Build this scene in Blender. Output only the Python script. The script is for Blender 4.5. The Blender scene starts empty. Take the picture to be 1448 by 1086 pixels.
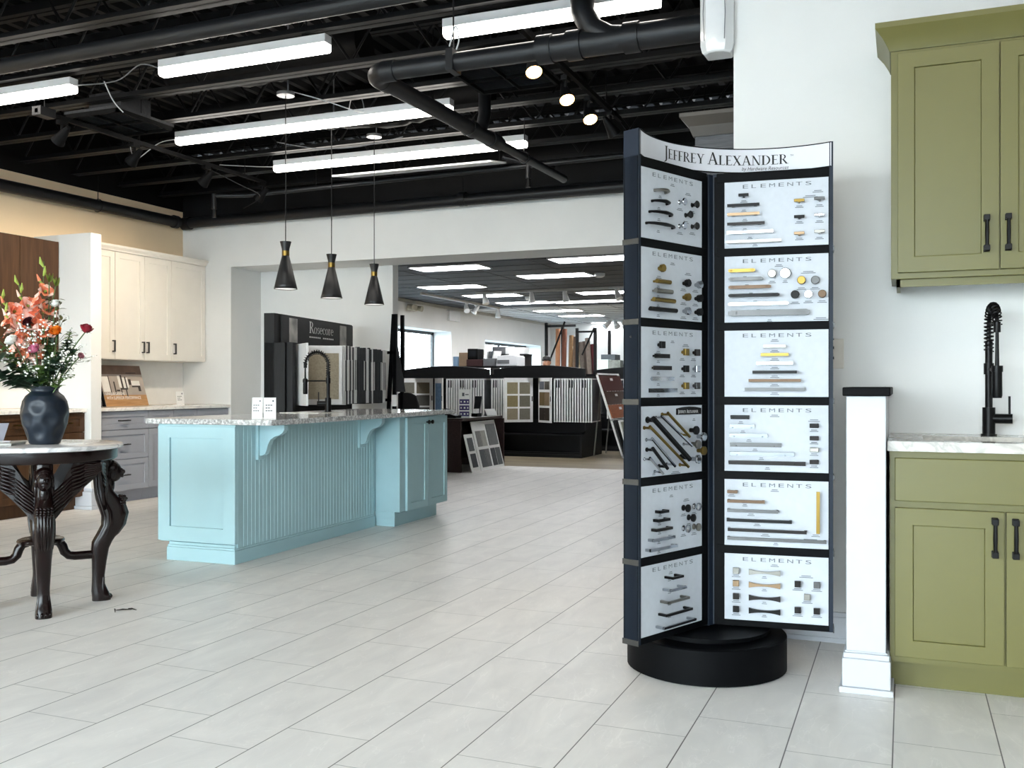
import bpy, bmesh, math, random
from mathutils import Vector, Matrix
random.seed(7)
V = Vector
SC = bpy.context.scene
COL = SC.collection
PI = math.pi

# ------------------------------------------------------------------ mesh helper
def wm(o):
    m = Matrix.Translation(o.location) @ o.rotation_euler.to_matrix().to_4x4()
    return wm(o.parent) @ m if o.parent else m

class MB:
    def __init__(s, M=None):
        s.v = []; s.f = []; s.M = M
    def add(s, vs, fs):
        n = len(s.v)
        for p in vs:
            p = V(p)
            s.v.append(s.M @ p if s.M else p)
        for f in fs: s.f.append([i + n for i in f])
        return s
    def box(s, x0, x1, y0, y1, z0, z1):
        return s.ob((x0, y0, z0), (x1 - x0, 0, 0), (0, y1 - y0, 0), (0, 0, z1 - z0))
    def ob(s, o, a, b, c):
        o, a, b, c = V(o), V(a), V(b), V(c)
        vs = [o, o + a, o + a + b, o + b, o + c, o + a + c, o + a + b + c, o + b + c]
        return s.add(vs, [(3, 2, 1, 0), (4, 5, 6, 7), (0, 1, 5, 4), (1, 2, 6, 5), (2, 3, 7, 6), (3, 0, 4, 7)])
    def cyl(s, p, q, r, r2=None, n=16, cap=True):
        return s.tube([p, q], [r, r if r2 is None else r2], n, cap)
    def tube(s, pts, r, n=8, cap=True, flat=1.0, up=None):
        pts = [V(p) for p in pts]
        m = len(pts)
        rs = r if isinstance(r, (list, tuple)) else [r] * m
        rings = []
        ref = None
        for i, p in enumerate(pts):
            t = (pts[min(i + 1, m - 1)] - pts[max(i - 1, 0)]).normalized()
            if ref is None:
                a = V(up) if up else (V((0, 0, 1)) if abs(t.z) < .9 else V((1, 0, 0)))
            else:
                a = ref
            a = (a - t * a.dot(t)).normalized()
            ref = a
            b = t.cross(a)
            rings.append([p + (a * math.cos(2 * PI * k / n) * flat + b * math.sin(2 * PI * k / n)) * rs[i] for k in range(n)])
        return s.loft(rings, cap)
    def loft(s, rings, cap=True, closed=True):
        n = len(rings[0]); vs = [p for r in rings for p in r]; fs = []
        for i in range(len(rings) - 1):
            for k in range(n if closed else n - 1):
                a = i * n + k; b = i * n + (k + 1) % n
                fs.append((a, b, b + n, a + n))
        if cap:
            fs.append(tuple(range(n))[::-1]); fs.append(tuple(range(len(vs) - n, len(vs))))
        return s.add(vs, fs)
    def lathe(s, prof, c=(0, 0, 0), n=32, cap=True):
        c = V(c)
        return s.loft([[c + V((r * math.cos(2 * PI * k / n), r * math.sin(2 * PI * k / n), z)) for k in range(n)] for r, z in prof], cap)
    def ell(s, c, rad, nu=12, nv=8):
        c = V(c); rad = rad if isinstance(rad, (list, tuple)) else (rad,) * 3
        rings = []
        for j in range(nv + 1):
            t = -PI / 2 + PI * (j + .0) / nv
            t = max(min(t, PI / 2 - .02), -PI / 2 + .02)
            rings.append([c + V((rad[0] * math.cos(t) * math.cos(2 * PI * k / nu), rad[1] * math.cos(t) * math.sin(2 * PI * k / nu), rad[2] * math.sin(t))) for k in range(nu)])
        return s.loft(rings)
    def prism(s, poly, o, u, v, w):
        o, u, v, w = V(o), V(u), V(v), V(w)
        n = len(poly)
        vs = [o + u * a + v * b for a, b in poly]; vs += [p + w for p in vs]
        fs = [tuple(range(n))[::-1], tuple(range(n, 2 * n))]
        fs += [(i, (i + 1) % n, (i + 1) % n + n, i + n) for i in range(n)]
        return s.add(vs, fs)
    def quad(s, a, b, c, d):
        return s.add([a, b, c, d], [(0, 1, 2, 3)])
    def build(s, name, mat, parent=None, smooth=False, bevel=0, local=False, seg=2, angle=38, solid=0):
        vs = s.v
        if parent and not local:
            im = wm(parent).inverted(); vs = [im @ p for p in vs]
        me = bpy.data.meshes.new(name)
        me.from_pydata([tuple(p) for p in vs], [], s.f)
        bm = bmesh.new(); bm.from_mesh(me)
        bmesh.ops.recalc_face_normals(bm, faces=bm.faces)
        if smooth:
            for f in bm.faces: f.smooth = True
            lim = math.radians(angle)
            for e in bm.edges:
                if len(e.link_faces) == 2 and e.calc_face_angle(0) > lim: e.smooth = False
        bm.to_mesh(me); bm.free()
        me.materials.append(mat)
        o = bpy.data.objects.new(name, me); COL.objects.link(o)
        if parent: o.parent = parent
        if bevel:
            md = o.modifiers.new('Bevel', 'BEVEL'); md.width = bevel; md.segments = seg; md.limit_method = 'ANGLE'; md.angle_limit = math.radians(50)
        if solid:
            md = o.modifiers.new('Solid', 'SOLIDIFY'); md.thickness = solid
        return o

def thing(name, label, cat, loc=(0, 0, 0), rz=0, group=None):
    o = bpy.data.objects.new(name, None); COL.objects.link(o)
    o.location = loc; o.rotation_euler = (0, 0, rz); o.empty_display_size = .1
    o['label'] = label; o['category'] = cat
    if group: o['group'] = group
    return o
def tag(o, label, cat, group=None, kind=None):
    o['label'] = label; o['category'] = cat
    if group: o['group'] = group
    if kind: o['kind'] = kind
    return o
def struct(o, label=None):
    o['kind'] = 'structure'
    if label: o['label'] = label
    return o
def copy_tree(o, parent=None):
    c = o.copy(); COL.objects.link(c)
    if parent: c.parent = parent
    for ch in list(o.children):
        copy_tree(ch, c)
    return c

# ------------------------------------------------------------------ materials
def lin(c):
    return tuple(((x / 255) / 12.92 if x / 255 <= .04045 else ((x / 255 + .055) / 1.055) ** 2.4) for x in c)
MC = {}
def mat(name, rgb, rough=.5, metal=0, var=.06, scale=12, bump=0, bscale=80, coat=0, spec=.5):
    if name in MC: return MC[name]
    m = bpy.data.materials.new(name); m.use_nodes = True
    nt = m.node_tree; N = nt.nodes; L = nt.links
    b = N['Principled BSDF']
    c = lin(rgb)
    tc = N.new('ShaderNodeTexCoord')
    nz = N.new('ShaderNodeTexNoise'); nz.inputs['Scale'].default_value = scale; nz.inputs['Detail'].default_value = 4
    L.new(tc.outputs['Object'], nz.inputs['Vector'])
    cr = N.new('ShaderNodeValToRGB')
    cr.color_ramp.elements[0].position = .3; cr.color_ramp.elements[1].position = .7
    cr.color_ramp.elements[0].color = tuple(x * (1 - var) for x in c) + (1,)
    cr.color_ramp.elements[1].color = tuple(min(1, x * (1 + var)) for x in c) + (1,)
    L.new(nz.outputs['Fac'], cr.inputs['Fac']); L.new(cr.outputs['Color'], b.inputs['Base Color'])
    b.inputs['Roughness'].default_value = rough; b.inputs['Metallic'].default_value = metal
    b.inputs['Specular IOR Level'].default_value = spec
    if coat: b.inputs['Coat Weight'].default_value = coat; b.inputs['Coat Roughness'].default_value = .1
    if bump:
        n2 = N.new('ShaderNodeTexNoise'); n2.inputs['Scale'].default_value = bscale
        L.new(tc.outputs['Object'], n2.inputs['Vector'])
        bp = N.new('ShaderNodeBump'); bp.inputs['Strength'].default_value = bump; bp.inputs['Distance'].default_value = .01
        L.new(n2.outputs['Fac'], bp.inputs['Height']); L.new(bp.outputs['Normal'], b.inputs['Normal'])
    MC[name] = m
    return m
def emit(name, rgb, strength):
    if name in MC: return MC[name]
    m = bpy.data.materials.new(name); m.use_nodes = True
    N = m.node_tree.nodes; L = m.node_tree.links
    b = N['Principled BSDF']
    b.inputs['Base Color'].default_value = (.8, .8, .8, 1)
    b.inputs['Emission Color'].default_value = lin(rgb) + (1,)
    b.inputs['Emission Strength'].default_value = strength
    MC[name] = m
    return m
def wood(name, c0, c1, axis='Z', scale=1.0, rough=.45, coat=0):
    if name in MC: return MC[name]
    m = bpy.data.materials.new(name); m.use_nodes = True
    N = m.node_tree.nodes; L = m.node_tree.links; b = N['Principled BSDF']
    tc = N.new('ShaderNodeTexCoord'); mp = N.new('ShaderNodeMapping')
    sc = [9 * scale] * 3; sc['XYZ'.index(axis)] = .7 * scale; mp.inputs['Scale'].default_value = sc
    nz = N.new('ShaderNodeTexNoise'); nz.inputs['Scale'].default_value = 4; nz.inputs['Detail'].default_value = 8; nz.inputs['Distortion'].default_value = .6
    cr = N.new('ShaderNodeValToRGB'); cr.color_ramp.elements[0].position = .3; cr.color_ramp.elements[1].position = .7
    cr.color_ramp.elements[0].color = lin(c0) + (1,); cr.color_ramp.elements[1].color = lin(c1) + (1,)
    L.new(tc.outputs['Object'], mp.inputs['Vector']); L.new(mp.outputs['Vector'], nz.inputs['Vector'])
    L.new(nz.outputs['Fac'], cr.inputs['Fac']); L.new(cr.outputs['Color'], b.inputs['Base Color'])
    b.inputs['Roughness'].default_value = rough; b.inputs['Specular IOR Level'].default_value = .25
    if coat: b.inputs['Coat Weight'].default_value = coat
    MC[name] = m
    return m
def stone(name, base, vein, scale=3, speck=0, rough=.15, width=.06, amount=.7):
    m = bpy.data.materials.new(name); m.use_nodes = True
    N = m.node_tree.nodes; L = m.node_tree.links; b = N['Principled BSDF']
    tc = N.new('ShaderNodeTexCoord')
    nz = N.new('ShaderNodeTexNoise'); nz.inputs['Scale'].default_value = scale; nz.inputs['Detail'].default_value = 9; nz.inputs['Distortion'].default_value = 1.4
    L.new(tc.outputs['Object'], nz.inputs['Vector'])
    sub = N.new('ShaderNodeMath'); sub.operation = 'SUBTRACT'; sub.inputs[1].default_value = .5
    ab = N.new('ShaderNodeMath'); ab.operation = 'ABSOLUTE'
    L.new(nz.outputs['Fac'], sub.inputs[0]); L.new(sub.outputs[0], ab.inputs[0])
    cr = N.new('ShaderNodeValToRGB')
    cr.color_ramp.elements[0].position = 0; cr.color_ramp.elements[1].position = width
    cb, cv = lin(base), lin(vein)
    cr.color_ramp.elements[0].color = tuple(cv[i] * amount + cb[i] * (1 - amount) for i in range(3)) + (1,)
    cr.color_ramp.elements[1].color = cb + (1,)
    L.new(ab.outputs[0], cr.inputs['Fac'])
    out = cr.outputs['Color']
    if speck:
        vo = N.new('ShaderNodeTexNoise'); vo.inputs['Scale'].default_value = speck; vo.inputs['Detail'].default_value = 3
        L.new(tc.outputs['Object'], vo.inputs['Vector'])
        c2 = N.new('ShaderNodeValToRGB'); c2.color_ramp.elements[0].position = .42; c2.color_ramp.elements[1].position = .58
        c2.color_ramp.elements[0].color = (.42, .42, .42, 1); c2.color_ramp.elements[1].color = (1, 1, 1, 1)
        L.new(vo.outputs['Fac'], c2.inputs['Fac'])
        mx = N.new('ShaderNodeMix'); mx.data_type = 'RGBA'; mx.blend_type = 'MULTIPLY'; mx.inputs['Factor'].default_value = .8
        L.new(out, mx.inputs['A']); L.new(c2.outputs['Color'], mx.inputs['B']); out = mx.outputs['Result']
    L.new(out, b.inputs['Base Color']); b.inputs['Roughness'].default_value = rough
    MC[name] = m
    return m

WALL = mat('wall paint', (222, 222, 220), .75, var=.02, scale=3, bump=.05, bscale=260)
CREAM = mat('cream wall paint', (240, 218, 184), .75, var=.02, scale=3, bump=.05, bscale=260)
TRIM = mat('trim paint', (190, 193, 199), .4, var=.015)
BLACKP = mat('black ceiling paint', (8, 9, 11), .6, var=.3, scale=6, spec=.2)
TRACKB = mat('matt black track', (9, 9, 10), .75, var=.2, scale=20, spec=.12)
BLACKM = mat('black ceiling steel', (12, 13, 15), .5, var=.2, scale=8, spec=.22)
PIPEM = mat('black painted pipe', (24, 25, 28), .42, var=.12, scale=8, spec=.35)
AQUA = mat('aqua cabinet paint', (170, 205, 213), .45, var=.02, scale=5)
GREEN = mat('olive green cabinet paint', (101, 97, 47), .42, var=.02, scale=5)
WHITEC = mat('white cabinet paint', (238, 234, 226), .42, var=.02, scale=5)
GREYC = mat('grey cabinet paint', (158, 161, 170), .45, var=.03, scale=5)
OAK = wood('brown oak veneer', (60, 40, 25), (79, 55, 36), 'Z')
MAHOG = wood('dark mahogany', (9, 4, 4), (24, 9, 8), 'Z', 2, .24, .08)
MAHOG.node_tree.nodes['Principled BSDF'].inputs['Specular IOR Level'].default_value = .3
BLK = mat('satin black powder coat', (6, 7, 9), .5, var=.15, scale=20, spec=.07)
BLKG = mat('black metal', (9, 9, 10), .36, var=.2, scale=30, spec=.18)
NAVY = mat('blue black laminate', (30, 38, 50), .42, var=.06, scale=10, spec=.2)
BOARD = mat('pale grey sample board', (188, 193, 200), .5, var=.03, scale=40)
SIGNW = mat('white sign sheet', (206, 207, 213), .3, var=.02)
INK = mat('black ink', (14, 14, 15), .6, var=.1)
INKG = mat('grey ink', (92, 96, 102), .6, var=.1)
CAPT = mat('caption ink', (104, 108, 114), .7, var=.1)
CHROME = mat('polished chrome', (172, 175, 180), .1, 1, var=.04)
NICKEL = mat('satin nickel', (128, 126, 120), .3, 1, var=.05)
PEWTER = mat('brushed pewter', (84, 84, 84), .38, 1, var=.08)
STEEL = mat('soft steel', (118, 122, 127), .34, 1, var=.06)
GOLD = mat('brushed gold', (126, 104, 54), .32, 1, var=.06)
CHAMP = mat('champagne bronze', (126, 106, 84), .32, 1, var=.06)
BRONZE = mat('brown bronze', (86, 70, 57), .4, .9, var=.08)
DKNOB = mat('dark bronze', (30, 27, 26), .35, .5, var=.15, spec=.3)
MARBLE = stone('white marble', (240, 239, 238), (150, 150, 152), 3.5, 0, .12, .05, .6)
GRANITE = stone('speckled grey white granite', (232, 233, 233), (170, 172, 174), 14, 60, .1, .12, .6)
QUARTZ = stone('taupe veined quartz', (208, 203, 196), (160, 155, 148), 7, 0, .14, .09, .8)
QUARTZW = stone('white quartz', (240, 238, 233), (196, 192, 186), 4, 0, .14, .04, .5)
PAPER = mat('white card', (246, 246, 244), .6, var=.01)
LED = emit('led lens', (255, 248, 238), 15)
TROFF = emit('troffer lens', (250, 252, 255), 21)
WARM = emit('warm lamp lens', (255, 196, 120), 18)
FIXW = mat('white enamel', (225, 226, 228), .4, var=.03)
TRACKW = mat('white track metal', (214, 214, 212), .4, var=.03)
GLASSD = None

def floor_mat():
    m = bpy.data.materials.new('grey porcelain tile'); m.use_nodes = True
    N = m.node_tree.nodes; L = m.node_tree.links; b = N['Principled BSDF']
    tc = N.new('ShaderNodeTexCoord'); sx = N.new('ShaderNodeSeparateXYZ'); cx = N.new('ShaderNodeCombineXYZ')
    L.new(tc.outputs['Object'], sx.inputs[0])
    ay = N.new('ShaderNodeMath'); ay.inputs[1].default_value = .613 * 40 + .0
    ax = N.new('ShaderNodeMath'); ax.inputs[1].default_value = .0334 + .3064 * 80
    L.new(sx.outputs['Y'], ay.inputs[0]); L.new(sx.outputs['X'], ax.inputs[0])
    L.new(ay.outputs[0], cx.inputs[0]); L.new(ax.outputs[0], cx.inputs[1])
    br = N.new('ShaderNodeTexBrick')
    br.offset = .6667; br.offset_frequency = 2; br.squash = 1
    br.inputs['Scale'].default_value = 1; br.inputs['Brick Width'].default_value = .613; br.inputs['Row Height'].default_value = .3064
    br.inputs['Mortar Size'].default_value = .0019; br.inputs['Mortar Smooth'].default_value = .3; br.inputs['Bias'].default_value = 0
    br.inputs['Color1'].default_value = lin((231, 228, 224)) + (1,)
    br.inputs['Color2'].default_value = lin((233, 230, 226)) + (1,)
    br.inputs['Mortar'].default_value = lin((166, 164, 160)) + (1,)
    L.new(cx.outputs[0], br.inputs['Vector'])
    mp = N.new('ShaderNodeMapping'); mp.inputs['Scale'].default_value = (2.2, .8, 1); mp.inputs['Rotation'].default_value = (0, 0, .5)
    L.new(tc.outputs['Object'], mp.inputs['Vector'])
    nz = N.new('ShaderNodeTexNoise'); nz.inputs['Scale'].default_value = 3.2; nz.inputs['Detail'].default_value = 8; nz.inputs['Roughness'].default_value = .62; nz.inputs['Distortion'].default_value = .8
    L.new(mp.outputs[0], nz.inputs['Vector'])
    cr = N.new('ShaderNodeValToRGB'); cr.color_ramp.elements[0].position = .3; cr.color_ramp.elements[1].position = .7
    cr.color_ramp.elements[0].color = (.90, .90, .90, 1); cr.color_ramp.elements[1].color = (1.05, 1.05, 1.04, 1)
    L.new(nz.outputs['Fac'], cr.inputs['Fac'])
    nv = N.new('ShaderNodeTexNoise'); nv.inputs['Scale'].default_value = 1.7; nv.inputs['Detail'].default_value = 6; nv.inputs['Distortion'].default_value = 2.2
    L.new(mp.outputs[0], nv.inputs['Vector'])
    sb = N.new('ShaderNodeMath'); sb.operation = 'SUBTRACT'; sb.inputs[1].default_value = .5
    ab = N.new('ShaderNodeMath'); ab.operation = 'ABSOLUTE'
    L.new(nv.outputs['Fac'], sb.inputs[0]); L.new(sb.outputs[0], ab.inputs[0])
    cv = N.new('ShaderNodeValToRGB'); cv.color_ramp.elements[0].position = 0; cv.color_ramp.elements[1].position = .006
    cv.color_ramp.elements[0].color = (1.09, 1.09, 1.09, 1); cv.color_ramp.elements[1].color = (1, 1, 1, 1)
    L.new(ab.outputs[0], cv.inputs['Fac'])
    m1 = N.new('ShaderNodeMix'); m1.data_type = 'RGBA'; m1.blend_type = 'MULTIPLY'; m1.inputs['Factor'].default_value = 1
    L.new(br.outputs['Color'], m1.inputs['A']); L.new(cr.outputs['Color'], m1.inputs['B'])
    m2 = N.new('ShaderNodeMix'); m2.data_type = 'RGBA'; m2.blend_type = 'MULTIPLY'; m2.inputs['Factor'].default_value = 1
    L.new(m1.outputs['Result'], m2.inputs['A']); L.new(cv.outputs['Color'], m2.inputs['B'])
    dv = N.new('ShaderNodeMath'); dv.operation = 'DIVIDE'; dv.inputs[1].default_value = .3064
    L.new(ax.outputs[0], dv.inputs[0])
    fr_ = N.new('ShaderNodeMath'); fr_.operation = 'PINGPONG'; fr_.inputs[1].default_value = .5
    L.new(dv.outputs[0], fr_.inputs[0])
    lt = N.new('ShaderNodeMapRange'); lt.inputs['From Min'].default_value = .0055; lt.inputs['From Max'].default_value = .0085; lt.inputs['To Min'].default_value = .38; lt.inputs['To Max'].default_value = 1
    L.new(fr_.outputs[0], lt.inputs['Value'])
    m3 = N.new('ShaderNodeMix'); m3.data_type = 'RGBA'; m3.blend_type = 'MULTIPLY'; m3.inputs['Factor'].default_value = 1
    L.new(m2.outputs['Result'], m3.inputs['A']); L.new(lt.outputs[0], m3.inputs['B'])
    L.new(m3.outputs['Result'], b.inputs['Base Color'])
    b.inputs['Roughness'].default_value = .42; b.inputs['Specular IOR Level'].default_value = .35
    bp = N.new('ShaderNodeBump'); bp.inputs['Strength'].default_value = .25; bp.inputs['Distance'].default_value = .002; bp.invert = True
    L.new(br.outputs['Fac'], bp.inputs['Height']); L.new(bp.outputs['Normal'], b.inputs['Normal'])
    return m
def plank_mat():
    m = bpy.data.materials.new('light oak plank floor'); m.use_nodes = True
    N = m.node_tree.nodes; L = m.node_tree.links; b = N['Principled BSDF']
    tc = N.new('ShaderNodeTexCoord')
    br = N.new('ShaderNodeTexBrick'); br.inputs['Scale'].default_value = 1
    br.inputs['Brick Width'].default_value = 1.2; br.inputs['Row Height'].default_value = .15; br.inputs['Mortar Size'].default_value = .002
    br.inputs['Color1'].default_value = lin((118, 106, 86)) + (1,); br.inputs['Color2'].default_value = lin((146, 134, 110)) + (1,)
    br.inputs['Mortar'].default_value = lin((96, 86, 72)) + (1,)
    L.new(tc.outputs['Object'], br.inputs['Vector']); L.new(br.outputs['Color'], b.inputs['Base Color'])
    b.inputs['Roughness'].default_value = .35
    return m
def pane_mat():
    m = bpy.data.materials.new('window glass'); m.use_nodes = True
    N = m.node_tree.nodes; L = m.node_tree.links
    for n in list(N):
        if n.type != 'OUTPUT_MATERIAL': N.remove(n)
    out = [n for n in N if n.type == 'OUTPUT_MATERIAL'][0]
    tr = N.new('ShaderNodeBsdfTransparent'); tr.inputs[0].default_value = (.94, .97, .96, 1)
    gl = N.new('ShaderNodeBsdfGlossy'); gl.inputs['Roughness'].default_value = .02
    mx = N.new('ShaderNodeMixShader'); mx.inputs[0].default_value = .06
    L.new(tr.outputs[0], mx.inputs[1]); L.new(gl.outputs[0], mx.inputs[2]); L.new(mx.outputs[0], out.inputs[0])
    return m
PANE = pane_mat()

# ------------------------------------------------------------------ lettering
_TXT = {}
def text_polys(txt, shear=0, wide=1.0, spacing=1.0):
    """flat triangles of the default face, normalised to cap height 1"""
    k = (txt, shear, wide, spacing)
    if k in _TXT: return _TXT[k]
    cu = bpy.data.curves.new('lettering', 'FONT'); cu.body = txt; cu.shear = shear; cu.space_character = spacing; cu.resolution_u = 3
    o = bpy.data.objects.new('lettering', cu); COL.objects.link(o)
    bpy.context.view_layer.update()
    dg = bpy.context.evaluated_depsgraph_get()
    me = bpy.data.meshes.new_from_object(o.evaluated_get(dg))
    vs = [(p.co.x * wide / .73, p.co.y / .73) for p in me.vertices]; fs = [list(f.vertices) for f in me.polygons]
    bpy.data.objects.remove(o); bpy.data.curves.remove(cu); bpy.data.meshes.remove(me)
    w = max(x for x, _ in vs)
    _TXT[k] = (vs, fs, w)
    return _TXT[k]
def put_text(mb, txt, o, u, v, h, shear=0, wide=1.0, spacing=1.0, width=None, center=False, fn=None):
    vs, fs, w = text_polys(txt, shear, wide, spacing)
    sx = h if width is None else width / w
    off = -w * sx / 2 if center else 0
    if fn:
        mb.add([fn(x * sx + off, y * h) for x, y in vs], fs); return w * sx
    o, u, v = V(o), V(u), V(v)
    mb.add([o + u * (x * sx + off) + v * (y * h) for x, y in vs], fs)
    return w * sx
# roman serif capitals drawn as strokes in a unit cap height
TK, TN = .17, .07
def _bar(x0, y0, x1, y1): return [(x0, y0), (x1, y0), (x1, y1), (x0, y1)]
def _dg(xa, xb, w): return [(xa, 1), (xa + w, 1), (xb + w, 0), (xb, 0)]
def _srf(x0, x1, y): return _bar(x0, y, x1, y + .045)
def _arc(cx, cy, rx, ry, a0, a1, w0, w1, n=12):
    out = []
    for i in range(n):
        q = []
        for j, e in ((i, 0), (i + 1, 0), (i + 1, 1), (i, 1)):
            t = a0 + (a1 - a0) * j / n; f = abs(math.cos(t)); w = w0 + (w1 - w0) * f
            q.append((cx + (rx - e * w) * math.cos(t), cy + (ry - e * w * (.45 if f < .5 else 1)) * math.sin(t)))
        out.append(q)
    return out
def serif(ch):
    st = lambda x: [_bar(x, 0, x + TK, 1), _srf(x - .08, x + TK + .08, 0), _srf(x - .08, x + TK + .08, .955)]
    if ch == 'J': return [_bar(.12, -.1, .12 + TK, 1), _srf(.03, .36, .955), [(.12, -.1), (.27, -.1), (.2, -.24), (-.04, -.34), (-.06, -.29), (.08, -.2)]], .38
    if ch == 'E': return st(.09) + [_bar(.2, .945, .6, 1), _bar(.2, .48, .5, .535), _bar(.2, 0, .63, .055), [(.6, 1), (.6, .8), (.55, .95)], [(.5, .6), (.5, .4), (.46, .5)], [(.65, .2), (.62, 0), (.56, .05)]], .68
    if ch == 'F': return st(.09) + [_bar(.2, .945, .58, 1), _bar(.2, .46, .48, .515), [(.58, 1), (.58, .8), (.53, .95)], [(.48, .58), (.48, .38), (.44, .48)]], .62
    if ch == 'R': return st(.09) + _arc(.3, .74, .34, .26, PI / 2, -PI / 2, .05, .13) + [_bar(.2, .945, .32, 1), _bar(.2, .48, .32, .535), [(.3, .5), (.46, .5), (.82, 0), (.64, 0)], _srf(.62, .9, 0)], .84
    if ch == 'Y': return [_bar(.36, 0, .36 + TK, .48), _srf(.27, .6, 0), [(.06, 1), (.24, 1), (.51, .45), (.36, .45)], [(.7, 1), (.76, 1), (.51, .45), (.43, .45)], _srf(-.02, .32, .955), _srf(.6, .86, .955)], .84
    if ch == 'A': return [[(.4, 1.02), (.47, 1.02), (.16, 0), (.09, 0)], [(.36, 1.02), (.5, 1.02), (.84, 0), (.67, 0)], _bar(.22, .33, .68, .385), _srf(0, .26, 0), _srf(.58, .92, 0)], .9
    if ch == 'L': return st(.09) + [_bar(.2, 0, .6, .055), [(.63, .22), (.6, 0), (.54, .05)]], .66
    if ch == 'X': return [_dg(.06, .62, .19), [(.66, 1), (.73, 1), (.16, 0), (.09, 0)], _srf(-.02, .32, .955), _srf(.56, .82, .955), _srf(0, .25, 0), _srf(.52, .88, 0)], .86
    if ch == 'N': return [_bar(.12, 0, .18, 1), _bar(.72, 0, .78, 1), _dg(.06, .62, .17), _srf(.02, .28, 0), _srf(.62, .88, .955), _srf(0, .2, .955)], .9
    if ch == 'D': return st(.09) + _arc(.3, .5, .52, .5, PI / 2, -PI / 2, .05, .15, 16) + [_bar(.2, .945, .32, 1), _bar(.2, 0, .32, .055)], .88
    if ch == 'o': return _arc(.33, .34, .33, .36, 0, 2 * PI, .05, .13, 22), .7
    if ch == 's': return _arc(.26, .52, .2, .17, .4, 1.5 * PI, .06, .1) + _arc(.26, .18, .22, .2, PI / 2, -PI * .85, .06, .11), .54
    if ch == 'e': return _arc(.32, .34, .32, .36, .15, 1.75 * PI, .05, .12, 18) + [_bar(.08, .35, .6, .4)], .68
    if ch == 'c': return _arc(.32, .34, .32, .36, .5, 1.75 * PI, .05, .12, 18), .64
    if ch == 'r': return [_bar(.09, 0, .22, .7), _srf(.0, .32, 0), _srf(0, .2, .655)] + _arc(.36, .42, .2, .26, PI * .9, PI * .25, .05, .08, 6), .54
    return [], .45
def put_serif(mb, words, fn, h, gap=.05):
    """words: list of (character, size factor); fn(x, y) -> point"""
    x = 0
    for ch, k in words:
        polys, adv = serif(ch)
        for p in polys:
            mb.add([fn((x + a * k) * h, b * k * h) for a, b in p], [tuple(range(len(p)))])
        x += (adv + gap) * k
    return x * h

# ------------------------------------------------------------------ cabinet pieces
def shaker(mb, o, u, n, w, h, t=.02, rail=.058, rec=.008, top=None):
    """framed flat-panel front: o lower corner on the carcass, u along, n out"""
    o, u, n = V(o), V(u).normalized(), V(n).normalized(); z = V((0, 0, 1)); tr = top or rail
    q = [(0, 0), (w, 0), (w, h), (0, h), (rail, rail), (w - rail, rail), (w - rail, h - tr), (rail, h - tr)]
    mb.add([o + u * x + z * y for x, y in q] + [o + u * x + z * y + n * t for x, y in q],
           [f for i in range(4) for j in [(i + 1) % 4] for f in ((i, j, 4 + j, 4 + i), (8 + i, 12 + i, 12 + j, 8 + j), (i, 8 + i, 8 + j, j), (4 + i, 4 + j, 12 + j, 12 + i))])
    mb.ob(o + u * rail + z * rail, u * (w - 2 * rail), z * (h - rail - tr), n * (t - rec))
def bar_pull(mb, c, d, n, L, r=.005, out=.03, inset=.0, square=True):
    """straight pull: c on the face, d along, n out"""
    c, d, n = V(c), V(d).normalized(), V(n).normalized(); s = d.cross(n)
    if square:
        mb.ob(c - d * L / 2 - s * r + n * (out - r), d * L, s * 2 * r, n * 2 * r)
        for k in (-1, 1):
            mb.ob(c + d * (k * (L / 2 - inset - r)) - d * r - s * r, d * 2 * r, s * 2 * r, n * out)
    else:
        mb.cyl(c - d * L / 2 + n * out, c + d * L / 2 + n * out, r, n=10)
        for k in (-1, 1):
            mb.cyl(c + d * (k * (L / 2 - inset)), c + d * (k * (L / 2 - inset)) + n * out, r * .8, n=8)

# ================================================================== THE SETTING
XL, XR, YB, YH, YH2, YF = -7.5, 3.2, -3.2, 8.65, 9.18, 28.0
FX = -10.1          # window wall of the far showroom
ZD = 3.66           # roof deck
struct(MB().box(FX, XR, YB, 12.4, -.06, 0).build('floor', floor_mat()))
struct(MB().box(FX, XR, 12.4, YF, -.06, .0).build('floor_showroom', plank_mat()))
struct(MB().box(-40, 30, -40, 60, -.3, -.16).build('ground_outside', mat('asphalt', (120, 122, 122), .9, var=.1, scale=2)))

# left wall: cream paint up to 3.06, black above
struct(MB().box(XL - .15, XL, YB, YH, 0, 3.06).build('wall_left', CREAM))
struct(MB().box(XL - .15, XL, YB, YH, 3.06, ZD).build('wall_left_black_band', BLACKP))
# back wall with its wide opening
w = MB().box(XL, -6.84, YH, YH2, 0, 2.93)
w.box(-6.84, XR, YH, YH2, 2.415, 2.93)
struct(w.build('wall_back', WALL))
struct(MB().box(XL, XR, YH, YH2, 2.93, ZD).build('wall_back_black_band', BLACKP))
struct(MB().box(FX, -5.12, YH2, YH2 + .12, 0, 3.0).build('wall_recess', WALL))
# partition behind the green kitchen
struct(MB().box(-.72, XR, 4.45, 4.58, 0, ZD).build('wall_kitchen', WALL))
struct(MB().box(XR, XR + .15, YB, YF, 0, ZD).build('wall_right', WALL))
bb = MB().box(-.73, -.21, 4.434, 4.45, 0, .11).box(-.73, -.21, 4.425, 4.45, 0, .02).box(-.73, -.21, 4.44, 4.45, .11, .13)
struct(bb.build('baseboard_kitchen', TRIM))
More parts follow.
